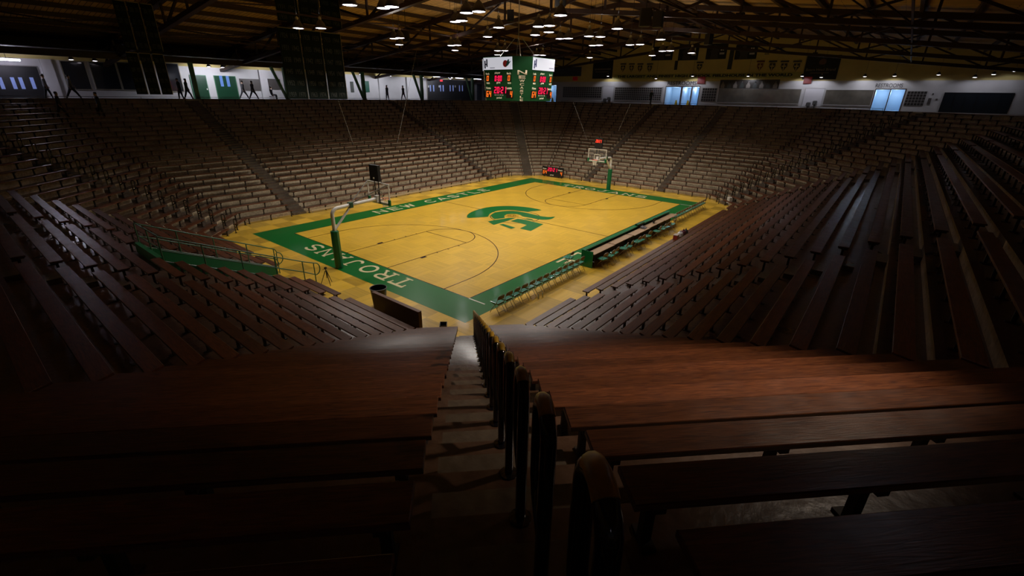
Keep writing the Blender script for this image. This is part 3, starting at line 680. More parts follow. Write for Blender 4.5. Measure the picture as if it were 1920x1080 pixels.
def banner_text(e, lo, hi, c, lines, m):
    for s, f0, f1, w0, w1 in lines:
        H = hi[2]-lo[2]; Wd = hi[1]-lo[1]
        if s[0] == '#':       # lettering too small to read: a row of short strokes
            mb = MB(); n = int(s[1:]); wd = Wd*(w1-w0)/n
            for q in range(n): y = hi[1]-Wd*w0-wd*(q+.5); mb.box((lo[0]-.012-c.x, y-wd*.32-c.y, lo[2]+H*f0-c.z), (lo[0]-c.x, y+wd*.32-c.y, lo[2]+H*f1-c.z))
            mb.build('lettering', m, e); continue
        o = text_obj('lettering', s, (lo[0]-.004, hi[1]-Wd*w0, lo[2]+H*f0), (0,-1,0), (0,0,1), Wd*(w1-w0), H*(f1-f0), m, None, .01, .01); o.parent = e; o.matrix_parent_inverse = Matrix.Translation(-c)
NAVY = mat('banner_navy_black', (.006,.007,.009), rough=.6); BTX = mat('banner_lettering_tan', (.26,.22,.15), rough=.6)
e, lo, hi, c = wall_item('sponsor_banner', 1112, 1149, 112, 147.5, WF, NAVY, 'black square banner left of the long slogan band', 'banner', off=.0); banner_text(e, lo, hi, c, [('#14', .46, .54, .08, .92), ('#16', .34, .38, .15, .8)], BTX)
e, lo, hi, c = wall_item('sponsor_banner', 1509, 1573, 104, 149, WF, NAVY, 'large black banner right of the slogan band', 'banner', off=.0); banner_text(e, lo, hi, c, [('Boars Head Brand', .36, .47, .06, .92), ('#18', .26, .29, .2, .75)], BTX)
m = MB(); Hh = hi[2]-lo[2]; ym = (lo[1]+hi[1])/2; zz = lo[2]+Hh*.62
m.lathe([(.02,0),(.28,.05),(.36,.25),(.30,.45),(.05,.6)], (0,0,0), 10); o = m.build('emblem', mat('banner_emblem', (.13,.07,.05), rough=.6), e); o.scale = (.04,1,1); o.location = (-.04, ym-c.y, zz-c.z)
POST = [(1223,1262,87,113),(1273,1310,83,113),(1325,1363,82,111),(1379,1420,83,111)]
for i, r in enumerate(POST):
    e, lo, hi, c = wall_item('player_poster', *r, WF, NAVY, f'black player poster high on the far wall, {ordinal(i+1)} from the left', 'poster', off=.0, group='black player posters')
    H = hi[2]-lo[2]; W_ = hi[1]-lo[1]; f = MB(); q = lambda y, z: (lo[0]-.012-c.x, hi[1]-W_*y-c.y, lo[2]+H*z-c.z)
    pts = [(.22,.03),(.62,.03),(.58,.35),(.66,.55),(.50,.70),(.50,.86),(.38,.92),(.30,.84),(.33,.70),(.18,.55),(.26,.35)]
    tri = tessellate_polygon([[Vector((a, b, 0)) for a, b in pts]]); f.add([q(a, b) for a, b in pts], [tuple(t) for t in tri]); f.build('figure', mat('poster_figure', (.05,.045,.05), rough=.5), e)
    banner_text(e, lo, hi, c, [('#2', .55, .75, .68, .86), ('#5', .3, .42, .66, .9)], mat('poster_white', (.8,.8,.9)))
for (u0, u1, v0, v1, lab) in ((1265,1270.5,114,131,'small dark hanging pennant left of the middle shield'),(1366.5,1374.5,92,130,'narrow tan and dark pennant between two black posters')):
    wall_item('pennant', u0, u1, v0, v1, WF, mat('pennant_dark', (.03,.035,.035), rough=.6), lab, 'pennant', off=.0)
wall_item('team_banner', 1033, 1090, 126, 143, WF, PHB, 'wide dark team photo banner beside the hanging scoreboard', 'banner', off=.0)
# painted school shields
SHD = mat('shield_dark', (.05,.05,.035), rough=.5); SHR = mat('shield_red', (.13,.04,.02), rough=.5)
SH_ = [(1169,119),(1185,119),(1201,119),(1219,119),(1313,116),(1427,114),(1450,114),(1472,114),(1496,114)]
for i, (u, v) in enumerate(SH_):
    p = hit(u, v, x=CX1-.03); e = empty('school_shield', (CX1-.03, p.y, p.z-1.1), 0, f'small painted school crest on the cream wall, {ordinal(i+1)} from the left', 'crest', 'school crests on the far wall')
    m = MB(); m.box((-.03,-.42,.95),(0,.42,1.12)); m.build('name_band', SHR if i == 5 else SHD, e)
    m = MB(); pts = [(-.3,.85),(.3,.85),(.32,.5),(.12,.2),(.0,0),(-.12,.2),(-.32,.5)]; m.add([(-.03,y,z) for y,z in pts]+[(0,y,z) for y,z in pts], [tuple(range(7)), tuple(range(7,14))[::-1]]+[(j,(j+1)%7,7+(j+1)%7,7+j) for j in range(7)]); m.build('crest', SHR if i in (5,) else SHD, e)
    m = MB(); m.box((-.045,-.04,.1),(-.03,.04,.8)); m.box((-.045,-.22,.5),(-.03,.22,.6)); m.build('device', WCREAM, e)
EXR = mat('exit_red', (.14,.01,.01), rough=.5, emit=(1,.02,.02), estr=.02)
for r, lab in (((1308,1322,144,157),'red hanging cloth sign left of the slogan end, above restroom lettering'),((1507,1522,144,157),'red square sign below the large black banner'),((1074,1083,144,151),'small red sign left of the first black banner')):
    wall_item('red_sign', *r, WF, EXR, lab, 'sign', off=.0 if r[0] < 1100 else .09)
# dark door bank at the right end of the far wall
e, lo, hi, c = wall_item('double_doors', 1765, 1893, 175, 217, WF, mat('door_blue_black', (.012,.016,.022), rough=.3), 'wide bank of dark blue-black doors at the right end', 'doors', frame=BLACKP)
for k in range(1, 6):
    m = MB(); y = lo[1]+(hi[1]-lo[1])*k/6; m.box((-.06,y-.02-c.y,0),(-.02,y+.02-c.y,hi[2]-lo[2])); m.build('mullion', BLACKP, e)
for r, lab in (((1739,1745,184,196),'small dark notice board right of the photo grid'),((1748,1751,175,178),'tiny dark wall box near the right doors'),((1754,1758,185,188),'small dark wall box right of the notice board')):
    wall_item('notice', *r, WF, PHG, lab, 'notice board')

# left concourse wall fittings
e, lo, hi, c = wall_item('entrance_doors', -60, 79, 123, 188, WL, BLACKP, 'black bank of entrance doors at the far left edge', 'doors', frame=mat('jamb_grey', (.2,.19,.18)))
for u, nm in ((3,0),(26,1),(41,1),(62,1)):
    a = hit(u, 156, y=CY1-.08); m = MB(); m.box((a.x-.11-c.x,-.06,a.z-.42-c.z),(a.x+.11-c.x,-.04,a.z+.42-c.z)); m.build('glass_pane', mat('door_pane_lit', (.2,.3,.6), emit=(.30,.36,.85), estr=.18), e)
for i, r in enumerate(((121,164,116,167),(174,221,118,167),(225,262,118,168))):
    e, lo, hi, c = wall_item('display_window', *r, WL, GLASSD, f'dark reflecting display window on the left concourse, {ordinal(i+1)} from the left', 'window', frame=mat('window_post_cream', (.30,.28,.22), rough=.5))
e, lo, hi, c = wall_item('display_window', 308, 338, 120, 171, WL, GLASSD, 'dark display window just left of the first green post', 'window', frame=mat('window_post_cream', (.30,.28,.22)))
e, lo, hi, c = wall_item('single_door', 361, 389, 142, 188, WL, mat('door_green', (.003,.045,.018), rough=.4), 'plain green single door on the left concourse', 'door', frame=GRAIL)
m = MB(); m.box((.55,-.1,.95),(.62,-.05,1.1)); m.build('handle', WHITEM, e)
e, lo, hi, c = wall_item('double_doors', 406, 444, 143.5, 188, WL, mat('door_green', (.003,.045,.018)), 'green double doors with blue lit glass panes', 'doors', frame=GRAIL)
for f in (.3, .62):
    m = MB(); x = lo[0]+(hi[0]-lo[0])*f; m.box((x-.14-c.x,-.07,1.3),(x+.14-c.x,-.05,2.3)); m.build('glass_pane', mat('door_pane_blue', (.1,.2,.5), emit=(.15,.4,.9), estr=.1), e)
for r, lab in (((450,487,148,170),'dark notice board left of the white column'),((503,526,148,168),'dark notice board right of the white column')):
    e, lo, hi, c = wall_item('notice_board', *r, WL, PHG, lab, 'notice board'); 
wall_item('green_board', 684, 692, 152, 173, WL, mat('board_green', (.01,.10,.06)), 'green board on the white wall beside a green post', 'notice board')
wall_item('green_board', 657, 663, 153, 173, WL, mat('board_dark', (.06,.07,.06)), 'small grey board left of the green post', 'notice board')
e, lo, hi, c = wall_item('entrance_doors', 801, 889, 150, 189, WL, BLACKP, 'black entrance door bank with narrow glowing panes', 'doors', frame=mat('jamb_tan', (.35,.30,.25)))
for u in (807,813,826,831,844,849.5,861.5,867,884):
    a = hit(u, 165.5, y=CY1-.08); m = MB(); m.box((a.x-.1-c.x,-.065,a.z-.42-c.z),(a.x+.1-c.x,-.05,a.z+.42-c.z)); m.build('glass_pane', mat('door_pane_lit', (.2,.3,.6)), e)
for u in (803.5, 823.5, 853.5):
    a = hit(u, 162, y=CY1-.08); m = MB(); m.box((a.x-.12-c.x,-.065,a.z-.14-c.z),(a.x+.12-c.x,-.05,a.z+.14-c.z)); m.build('notice', mat('paper_white', (.4,.4,.38)), e)
wall_item('exit_sign', 825, 829.5, 149.8, 152.6, WL, mat('exit_lit', (.5,.02,.02), emit=(1,.03,.05), estr=1.2), 'small glowing red exit sign over the black entrance doors', 'sign', off=.07)
wall_item('single_door', 894, 903, 158, 188, WL, mat('door_grey', (.10,.11,.14), rough=.4), 'plain grey door left of the hanging scoreboard', 'door')
for u0, u1, v in ((812,825,143.2),(833,847,144.8),(854,867,145.8),(883,901,147.3),(-14,37,112)):
    e, lo, hi, c = wall_item('fluorescent_light', u0, u1, v-1.3, v+1.3, ('y', CY1-2.2), mat('fluorescent_tube', (.9,.9,.9), emit=(.80,.80,1.), estr=5) if u0 > 0 else mat('fluorescent_tube_bright', (.9,.9,.9), emit=(.84,.80,1.), estr=60), 'fluorescent strip light '+('at the far left edge' if u0 < 0 else {812:'first over the black doors',833:'second over the black doors',854:'third over the black doors',883:'fourth over the black doors'}[u0]), 'light', group='concourse strip lights', th=.15)
    m = MB(); m.box((lo[0]-c.x,-.05,hi[2]-c.z),(hi[0]-c.x,.05,hi[2]-c.z+.06)); m.build('housing', WHITEM, e)
    m = MB(); m.tube([(0,0,hi[2]-c.z+.05),(0,0,10.9-c.z)], .015, 6); m.build('hanger', BLACKM, e)
# pilasters on the white wall, clerestory windows above
for i, u in enumerate((100, 494, 713, 765)):
    a = hit(u, 160, y=CY1); mb = MB(); mb.box((a.x-.35, CY1-.25, ZC), (a.x+.35, CY1-.01, 10.3)); struct(mb.build(f'trim_{i+2}', WWHITE))
for i, (u0, u1) in enumerate(((303,322),(324,336),(448,470),(472,496),(840,862))):
    a = hit(u0, 95, y=CY1); b = hit(u1, 95, y=CY1); mb = MB(); mb.box((a.x, CY1-.06, 10.9), (b.x, CY1-.01, 11.75)); struct(mb.build(f'window_{i+1}', GLASSD))
# green raking posts at the concourse edge
for i, (ut, ub, sp) in enumerate(((352,372,0),(528,541,-1),(670,684,-1),(783,792,-1),(882,886,-1))):
    a = hit(ut, 140, y=36.2); b = hit(ub, 187, y=36.2); e = empty('raking_post', (b.x, 36.2, ZC), 0, f'green steel raking post at the left concourse edge, {ordinal(i+1)} from the left', 'post', 'green posts along the left concourse')
    m = MB(); m.beam((0,0,0), (0,0,10.4-ZC), .3, .3); m.build('upright', GRAIL, e)
    if sp: m = MB(); m.beam((-.05,0,.0), (-1.25,0,10.4-ZC), .25, .2); m.build('brace', GRAIL, e)
# low pipe rail on the left concourse edge and far edge
def edge_rail(P, Q, lab):
    e = empty('edge_rail', P, 0, lab, 'railing'); P, Q = Vector(P), Vector(Q); L = (Q-P).length; n = int(L/3)
    m = MB(); 
    for h in (.12, .26): m.tube([(0,0,h), Q-P+Vector((0,0,h))], .02, 6)
    m.build('rail', mat('rail_steel', (.22,.22,.2), rough=.4, metal=.5), e)
    m = MB()
    for i in range(n+1): m.tube([(Q-P)*i/n, (Q-P)*i/n+Vector((0,0,.27))], .02, 6)
    m.build('post', mat('rail_steel', (.22,.22,.2)), e)
edge_rail((-10, 36., ZC), (36, 36., ZC), 'low steel pipe rail along the left concourse edge')
edge_rail((46.2, 26, ZC), (46.2, -11, ZC), 'low steel pipe rail along the far concourse edge')

# ------------------------------------------------------------------ lamps over the court
LP = [(48,30),(237,48),(284,40),(704,74),(773,67),(641,124),(677,118),(297,218),(330,214),(326,252),(618,257),(654,255),(640,284),(823,208),(885,156),(879,286),(920,286),(878,309),(1098,310),(1133,311),(1076,330),(1109,151),(1170,146),(1090,198),(1167,182),(1229,219),(1276,217),(1233,88),(1393,205),(1457,208),(1552,163),(1413,257),(1449,255),(1397,325),(1623,253),(1680,251),(1796,223),(1748,313),(1806,288),(1850,286),(-242,160),(-115,160),(1434,800-699)]
LP = LP[:-1]+[(1969.5*1, 299)]
ZLAMP = 11.55
def lamp_parts(e, s=1., up=1.6, dis=LAMPW):
    m = MB(); m.lathe([(.30*s,0),(.305*s,.02),(.27*s,.14*s),(.17*s,.32*s),(.07*s,.42*s),(.05*s,.44*s)], (0,0,0), 20, cap0=False); m.build('shade', SHADE, e, True)
    m = MB(); m.lathe([(.05*s,.43*s),(.08*s,.47*s),(.085*s,.53*s),(.05*s,.58*s),(.01,.6*s)], (0,0,0), 12); m.build('collar', BALL, e, True)
    m = MB(); m.lathe([(.285*s,.012),(.15*s,-.012),(.001,-.02)], (0,0,0), 20, cap0=True, cap1=False); m.build('diffuser', dis, e)
    m = MB(); m.tube([(0,0,.58*s),(0,0,up)], .012, 6); m.build('hanger', BLACKM, e)
for i, (u, v) in enumerate(LP):
    zl_ = ZLAMP+(.28 if i in (1, 5, 18, 25, 31) else 0); p = hit(640+u/3, v/3, z=zl_); rank = sorted(q_[0] for q_ in LP).index(u)+1; top = RZ(p.y)+.22-p.z
    xc, yc = p.x, p.y
    e = empty('pendant_lamp', p, 0, f'white high-bay pendant lamp over the court, {ordinal(rank)} from the left', 'lamp', 'pendant lamps over the court')
    lamp_parts(e, 1., top)
    spot('lamp_light', (p.x, p.y, ZLAMP-.06), COURT_LAMP_W*(1.5 if p.y > 11.5 else 1.3 if p.x > 20 else .85), 128, .26, (1., .93, .84), .27)
    lp = bpy.context.scene.collection.objects[-1]; lp.parent = e; lp.location = (0, 0, -.06)
    spot('lamp_uplight', (0.0, 0, .70), UP_LAMP_W, 165, .5, (1., .90, .78), .08, e, (0, 0, 1))
# concourse lamps
WLMP = [('y',39.2,u,v) for u, v in ((133,110),(175,104),(390,118.5),(415,115),(508,119),(674.6,128.5),(731,135),(792,134),(844,143))]+[('x',49.7,u,v) for u, v in ((1140,142),(1230,147.5),(1298.5,143),(1402.5,143),(1504,143),(1540,145.3),(1621.5,143.6),(1677,142.6),(1759.6,140.5),(1827.6,145.3),(1863,139.7),(1906,126))]
for i, (ax, val, u, v) in enumerate(WLMP):
    p = hit(u, v, **{ax: val}); p.z = min(p.z, 10.25 if ax == 'y' else 10.9)
    e = empty('concourse_lamp', p, 0, 'small domed pendant lamp over the '+('left' if ax == 'y' else 'far')+' concourse, '+ordinal(i+1 if ax == 'y' else i-8)+' from the left', 'lamp', 'small lamps over the '+('left' if ax == 'y' else 'far')+' concourse')
    lamp_parts(e, .62, (10.9 if ax == 'y' else RZ(p.y)+.24)-p.z)
    if i not in (0, 1): 
        o = spot('lamp_light', (0, 0, -.05), WALK_LAMP_W*(3 if ax == 'y' else .7 if u < 1700 else .16), 140, .3, (.9, .9, 1.), .17, e, (0, .75, -1) if ax == 'y' else (.35, 0, -1))
# lamps added out of view to brighten the near stands; first one warm
for i, (x, y, pw, lab) in enumerate(((-6.0,-13.9,1600,'right of the foreground, aimed at its benches'),(-21.5,4,22,'over the concourse behind the near basket'),(-21.5,-21.5,40,'over the corner behind the foreground'),(12,-22,14,'over the right-hand concourse near the middle'),(30,-22,14,'over the right-hand concourse at its far end'),(-21.5,22,4,'over the left end of the near basket concourse'))):
    e = empty('concourse_lamp', (x, y, 10.6), 0, 'added pendant lamp, out of view, '+lab, 'lamp'); lamp_parts(e, .62, RZ(y)-10.6)
    spot('lamp_light', (0,0,-.05), pw, 165 if i else 66, .4 if i else 1., (1., .80, .60) if i == 0 else (.80, .80, 1.), .17, e, (-.33, .55, -1) if i == 0 else (0, 0, -1))

# ------------------------------------------------------------------ hanging scoreboard
SC = Vector((12.8, 7.62, 0)); HB = 2.05; CH = .88; ZB, ZT = 7.92, 10.42
sb = empty('hanging_scoreboard', (SC.x, SC.y, ZB), 0, 'green four-sided scoreboard hanging over centre court with NEW CASTLE lettering', 'scoreboard')
def octp(h, c, z): return [(-h+c,-h,z),(h-c,-h,z),(h,-h+c,z),(h,h-c,z),(h-c,h,z),(-h+c,h,z),(-h,h-c,z),(-h,-h+c,z)]
Hh = ZT-ZB; m = MB(); a = octp(HB-.13, CH, 0); b = octp(HB, CH, Hh)
m.add(a+b, [tuple(range(8))[::-1], tuple(range(8,16))]+[(i,(i+1)%8,8+(i+1)%8,8+i) for i in range(8)]); m.build('cabinet', SBGREEN, sb)
SPW = mat('sponsor_panel_lit', (.4,.4,.43), emit=(.85,.88,1), estr=.5); LG1 = mat('logo_navy', (.02,.03,.12), rough=.5); LG2 = mat('logo_red', (.5,.03,.04), rough=.5); LG3 = mat('logo_teal', (.01,.13,.15), rough=.5)
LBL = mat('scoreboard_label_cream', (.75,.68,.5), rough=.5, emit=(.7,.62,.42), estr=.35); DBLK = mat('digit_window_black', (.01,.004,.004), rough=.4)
for fi, (n, u) in enumerate((((-1,0),(0,-1)),((0,-1),(1,0)),((1,0),(0,1)),((0,1),(-1,0)))):
    n = Vector((*n, 0)); u = Vector((*u, 0)); W2 = (HB-CH); tilt = .13/Hh
    vdir = (Vector((0,0,1))+n*tilt).normalized(); org = n*(HB-.13)-u*W2     # lower left corner of the face
    up = lambda a, b, o=.0: org+u*a+vdir*b+u.cross(vdir)*o
    W = 2*W2
    def panel(name, x0, y0, x1, y1, mt, th=.03, parent=sb):
        m = MB(); P = [up(x0,y0),up(x1,y0),up(x1,y1),up(x0,y1)]; Q = [up(x0,y0,th),up(x1,y0,th),up(x1,y1,th),up(x0,y1,th)]
        m.add(P+Q, [(4,5,6,7),(0,1,5,4),(1,2,6,5),(2,3,7,6),(3,0,4,7)]); return m.build(name, mt, parent)
    sp = panel('sponsor_panel', .02, 1.78, W-.02, Hh-.03, SPW, .05)
    for (x0,y0,x1,y1,mt) in ((.10,1.86,.2,2.3,LG1),(.26,1.95,.36,2.38,LG1),(.15,2.05,.3,2.13,LG1)): panel('logo_bar', x0, y0, x1, y1, mt, .06, sp)
    if fi in (0, 2):
        m = MB(); m.lathe([(.001,0),(.19,.0),(.19,.02),(.001,.02)], (0,0,0), 20); o = m.build('logo_disc', LG2, sp); q = u.cross(vdir)
        o.matrix_local = Matrix.Translation(up(W-.52, 2.1, .05)) @ q.to_track_quat('Z','Y').to_matrix().to_4x4()
        m = MB(); P = [(W-.52,1.93),(W-.3,2.0),(W-.06,2.24),(W-.22,2.2),(W-.2,2.34),(W-.34,2.3),(W-.42,2.1)]; m.add([up(x,y,.075) for x,y in P], [tuple(t) for t in tessellate_polygon([[Vector((x,y,0)) for x,y in P]])]); m.build('logo_swoosh', LG3, sp)
        panel('fine_print', .55, 1.87, .95, 1.90, LG1, .055, sp)
    else: panel('fine_print', W-.6, 1.92, W-.12, 1.95, LG1, .055, sp)
    T = lambda s, x, y, wd, h: text_obj('lettering', s, up(x, y, .004), u, vdir, wd, h, LBL, sb, .01, .006)
    T('fouls', .14, 1.50, .30, .12); T('player', .90, 1.52, .45, .14); T('fouls', W-.46, 1.50, .32, .12)
    T('won', .18, .96, .26, .1); T('game', 1.02, .96, .32, .12); T('won', W-.42, .96, .28, .1)
    T('Home', .14, .66, .38, .14); T('Guests', W-.62, .66, .52, .15); T('period', 1.0, .08, .42, .14)
    for a_, wd_, y_, h_, s_, mt in ((.18,.22,1.14,.3,'0',ORGE),(.86,.62,1.12,.32,'0:00',REDE),(W-.42,.22,1.14,.3,'0',ORGE),(.78,1.04,.42,.38,'20:21',REDE),(.10,.46,.20,.36,'64',ORGE),(W-.50,.46,.20,.36,' 4'.strip(),ORGE)):
        panel('digit_window', a_-.05, y_-.04, a_+wd_+.05, y_+h_+.04, DBLK, .01)
        if s_ == '4': a_, wd_ = a_+.23, .23
        m = MB(); digits(m, s_, up(a_, y_), u, vdir, wd_, h_, 0, .025); m.build('digits', mt, sb)
    for q in range(5): panel('bonus_mark', .86+q*.16, .29, .89+q*.16, .36, LBL, .01)
for cn in ((-1,-1),(1,-1),(1,1),(-1,1)):
    n = Vector((cn[0]*S2, cn[1]*S2, 0)); u = Vector((-n.y, n.x, 0)); d0 = (HB*2-CH)*S2-.13*1.414*1.0; tilt = .13*1.414/Hh; vdir = (Vector((0,0,1))+n*tilt).normalized()
    hs = [.25,.175,.145,.14,.135,.13,.125,.125,.12]; ws = [.60,.42,.32,.26,.24,.22,.20,.19,.19]; z = 1.80
    for ch, h, wd in zip('NEWCASTLE', hs, ws):
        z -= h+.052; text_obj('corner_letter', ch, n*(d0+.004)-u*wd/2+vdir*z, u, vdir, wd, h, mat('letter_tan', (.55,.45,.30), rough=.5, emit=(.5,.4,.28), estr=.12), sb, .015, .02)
m = MB()
for sx, sy in ((-1,-1),(1,-1),(1,1),(-1,1)): m.tube([(sx*.9, sy*.9, Hh), (sx*.15, sy*.15, Hh+1.2)], .02, 6)
m.tube([(0,0,Hh+1.15),(0,0,RZ(7.62)-ZB)], .03, 6); m.build('hanging_cable', mat('cable_steel', (.4,.38,.33), rough=.4, metal=.6), sb)

# ------------------------------------------------------------------ baskets
def hoop(name, rz, base, lab, clock):
    e = empty(name, base, rz, lab, 'basketball hoop'); bx = 2.79           # board face distance from the pole
    m = MB(); m.lathe([(.21,0),(.21,1.9),(.19,1.95)], (0,0,0), 8); m.build('pole_pad', PADG, e, bevel=.02)
    m = MB(); P = [(0,0,1.9),(0,0,2.72)]+[(.30-.30*math.cos(a), 0, 2.72+.30*math.sin(a)) for a in np.linspace(.25, PI/2, 6)]+[(1.0,0,3.06),(bx-.25,0,3.12)]
    m.tube(P, .09, 14); m.build('pole', WHITEM, e, True)
    m = MB(); m.box((.95,-.13,2.93),(1.13,.13,3.19)); m.build('collar', mat('collar_green', (.02,.08,.04), rough=.4), e)
    m = MB(); m.tube([(.05,.05,2.0),(1.0,.05,2.95)], .035, 8); m.tube([(.05,-.05,2.0),(1.0,-.05,2.95)], .035, 8); m.build('brace', WHITEM, e, True)
    m = MB(); bw, zb, zt_ = .915, 2.9, 3.97
    for s in (-1, 1): m.tube([(1.05,0,3.12),(bx-.06,s*(bw-.05),zt_-.03)], .028, 8)
    m.build('strut', mat('strut_grey', (.16,.15,.13), rough=.4), e, True)
    bd = MB(); t = .05
    bd.box((bx-.05,-bw,zb),(bx,bw,zb+.08)); bd.box((bx-.05,-bw,zt_-t),(bx,bw,zt_)); bd.box((bx-.05,-bw,zb+.08),(bx,-bw+t,zt_-t)); bd.box((bx-.05,bw-t,zb+.08),(bx,bw,zt_-t))
    o = bd.build('backboard_frame', WHITEM, e); 
    g = MB(); g.box((bx-.03,-bw+t,zb+.08),(bx-.018,bw-t,zt_-t)); g.build('glass', GLASSB, o)
    q = MB()
    for (y0,z0,y1,z1) in ((-.305,3.05,.305,3.10),(-.305,3.46,.305,3.51),(-.305,3.1,-.255,3.46),(.255,3.1,.305,3.46)): q.box((bx-.015,y0,z0),(bx-.004,y1,z1))
    q.build('target_square', WHITEP, o)
    pd = MB(); pd.box((bx-.07,-bw-.02,zb-.05),(bx+.03,-bw+.12,zb+.25)); pd.box((bx-.07,bw-.12,zb-.05),(bx+.03,bw+.02,zb+.25)); pd.box((bx-.06,-bw+.12,zb-.05),(bx+.02,bw-.12,zb+.0)); pd.build('board_padding', PADG, o, bevel=.01)
    bk = MB(); bk.box((bx-.25,-.12,2.95),(bx-.05,.12,3.3)); bk.box((bx,-.1,2.98),(bx+.08,.1,3.1)); bk.build('mount_plate', WHITEM, e)
    rc = bx+.08+.229+.03
    r = MB(); r.tube([(rc+.229*math.cos(2*PI*i/28), .229*math.sin(2*PI*i/28), 3.05) for i in range(28)], .012, 8, closed=True); r.box((bx,-.09,3.035),(bx+.14,.09,3.05)); r.tube([(bx+.02,.09,3.03),(rc-.1,.2,3.045)], .01, 6); r.tube([(bx+.02,-.09,3.03),(rc-.1,-.2,3.045)], .01, 6); r.build('rim', RIMO, e, True)
    nt = MB(); NR_ = [(.225,3.04),(.19,2.93),(.155,2.82),(.135,2.72),(.13,2.62)]
    for i in range(12):
        for s in (-1, 1): nt.tube([(rc+rr*math.cos(2*PI*(i+s*j*.5)/12), rr*math.sin(2*PI*(i+s*j*.5)/12), zz) for j, (rr, zz) in enumerate(NR_)], .008, 4)
    nt.build('net', NETW, e)
    c = MB(); 
    for s in (-1, 1): c.box((bx-.11,s*.16-.02,2.9),(bx-.07,s*.16+.02,4.1))
    c.build('clock_post', BLACKM, e)
    c = MB(); c.box((bx-.22,-.36,4.04),(bx-.04,.36,4.86)); cb = c.build('shot_clock', BLACKP, e, bevel=.015)
    dg = MB(); digits(dg, '20:21', (bx-.04,-.30,4.50), (0,1,0), (0,0,1), .60, .26, 0, .012); dg.build('digits', REDC, cb)
    l = MB(); l.lathe([(.05,0),(.05,.03),(.001,.03)], (0,0,0), 12); o = l.build('back_light', WHITEM, cb); o.matrix_local = Matrix.Translation((bx-.22,0,4.2)) @ Matrix.Rotation(-PI/2, 4, 'Y')
    return e
hoop('basketball_hoop', 0, (-1.57, 7.62, 0), 'near white-poled basketball hoop with green padding, seen from behind its board', 0)
hoop('basketball_hoop', PI, (27.2, 7.62, 0), 'far basketball hoop with lit red clock above its board', 1)

# ------------------------------------------------------------------ handrail loops in the corner aisles
def loop_parts():
    m = MB(); r = .032; H = .95; D = .20           # loop leans down the slope (local -y is towards the court)
    P = [(0,0,0),(0,0,H-.1)]+[(0,-D/2+D/2*math.cos(a), H-.1+D/2*math.sin(a)) for a in np.linspace(.3, PI, 8)]+[(0,-D,H-.25),(0,-D+.01,H-.42),(0,-D+.05,H-.50),(0,-.05,H-.56),(0,-.01,H-.58)]
    m.tube(P, r, 12); a = m.mesh('rail_loop', PIPE, True)
    m = MB(); Q = [(0,-D/2+(D/2)*math.cos(t), H-.1+(D/2)*math.sin(t)+.006) for t in np.linspace(1.0, 2.2, 6)]; m.tube(Q, r*1.02, 12); b = m.mesh('worn_cap', BRASS, True)
    m = MB(); m.lathe([(.07,0),(.07,.012),(.035,.02)], (0,0,0), 12); c = m.mesh('base_flange', PIPE, True)
    return a, b, c
LA, LB_, LC = loop_parts()
for sd, s_off, ks, nm in (('nb', .12, range(1, 23), 'foreground aisle'), ('lb', 0, range(0, 24), 'left corner aisle'), ('nf', 0, range(0, 22), 'far right corner aisle')):
    for k in ks:
        P = side_pt(sd, s_off, RUN*k-.2); out = (side_pt(sd, 0, 1)-side_pt(sd, 0, 0)).normalized(); rz = math.atan2(out.y, out.x)-PI/2
        e = empty('handrail_loop', (P.x, P.y, RISE*k), rz, f'black looped pipe handrail in the {nm}, {ordinal(k+1)} from the court', 'handrail', 'looped handrails in the '+nm)
        sc_ = 1. if sd == 'nb' else .95
        for nme, me in (('rail_loop', LA), ('worn_cap', LB_), ('base_flange', LC)):
            if nme == 'worn_cap' and sd != 'nb': continue
            o = bpy.data.objects.new(nme, me); C.objects.link(o); o.parent = e
        e.scale = (sc_,)*3

# tunnel railings
def slot_rail(y, lab, x_end):
    e = empty('tunnel_railing', (X0, y, 0), 0, lab, 'railing', None); sl = RISE/RUN
    f = lambda d, h: (-d, 0, ztop(d)-.02+h)
    H = .95; m = MB()
    Pt = [f(SLOT_D, H), f(0, H), (x_end, 0, H+.1)]; tx, tz = x_end, H+.1; mz = .48
    loop = [(tx+.22*math.sin(a), 0, (tz+mz)/2+(tz-mz)/2*math.cos(a)) for a in np.linspace(.15, PI-.15, 9)]
    m.tube([f(SLOT_D, H), f(.0, H), (tx, 0, tz)]+loop+[(tx, 0, mz), f(0, .45), f(SLOT_D, .45)], .024, 10); m.build('rail', GRAIL, e, True)
    for d in (SLOT_D, 3.7, 2.45, 1.2, .05): 
        m = MB(); m.tube([f(d, 0), f(d, H)], .024, 8); m.build('post', GRAIL, e, True)
    m = MB(); m.tube([(x_end-.05, 0, 0), (x_end-.05, 0, tz)], .024, 8); m.build('post', GRAIL, e, True)
    m = MB(); m.tube([f(SLOT_D, .03), f(0, .03)], .03, 8); m.build('kerb_rail', mat('kerb_rail_light', (.08,.13,.09), rough=.35), e, True)
slot_rail(SLOT[0]+.05, 'green pipe railing on the near side of the tunnel slot', .5)
slot_rail(SLOT[1]-.05, 'green pipe railing on the far side of the tunnel slot', .1)
e = empty('cross_railing', (X0-SLOT_D+.03, SLOT[0], ztop(SLOT_D)), 0, 'green pipe railing across the head of the tunnel slot', 'railing'); Wd = SLOT[1]-SLOT[0]
m = MB(); m.tube([(0,.1,.93),(0,Wd-.1,.93)], .024, 8); m.tube([(0,.1,.43),(0,Wd-.1,.43)], .024, 8); m.build('rail', GRAIL, e, True)
m = MB(); m.tube([(0,Wd/2,-.1),(0,Wd/2,.93)], .024, 8); m.build('post', GRAIL, e, True)

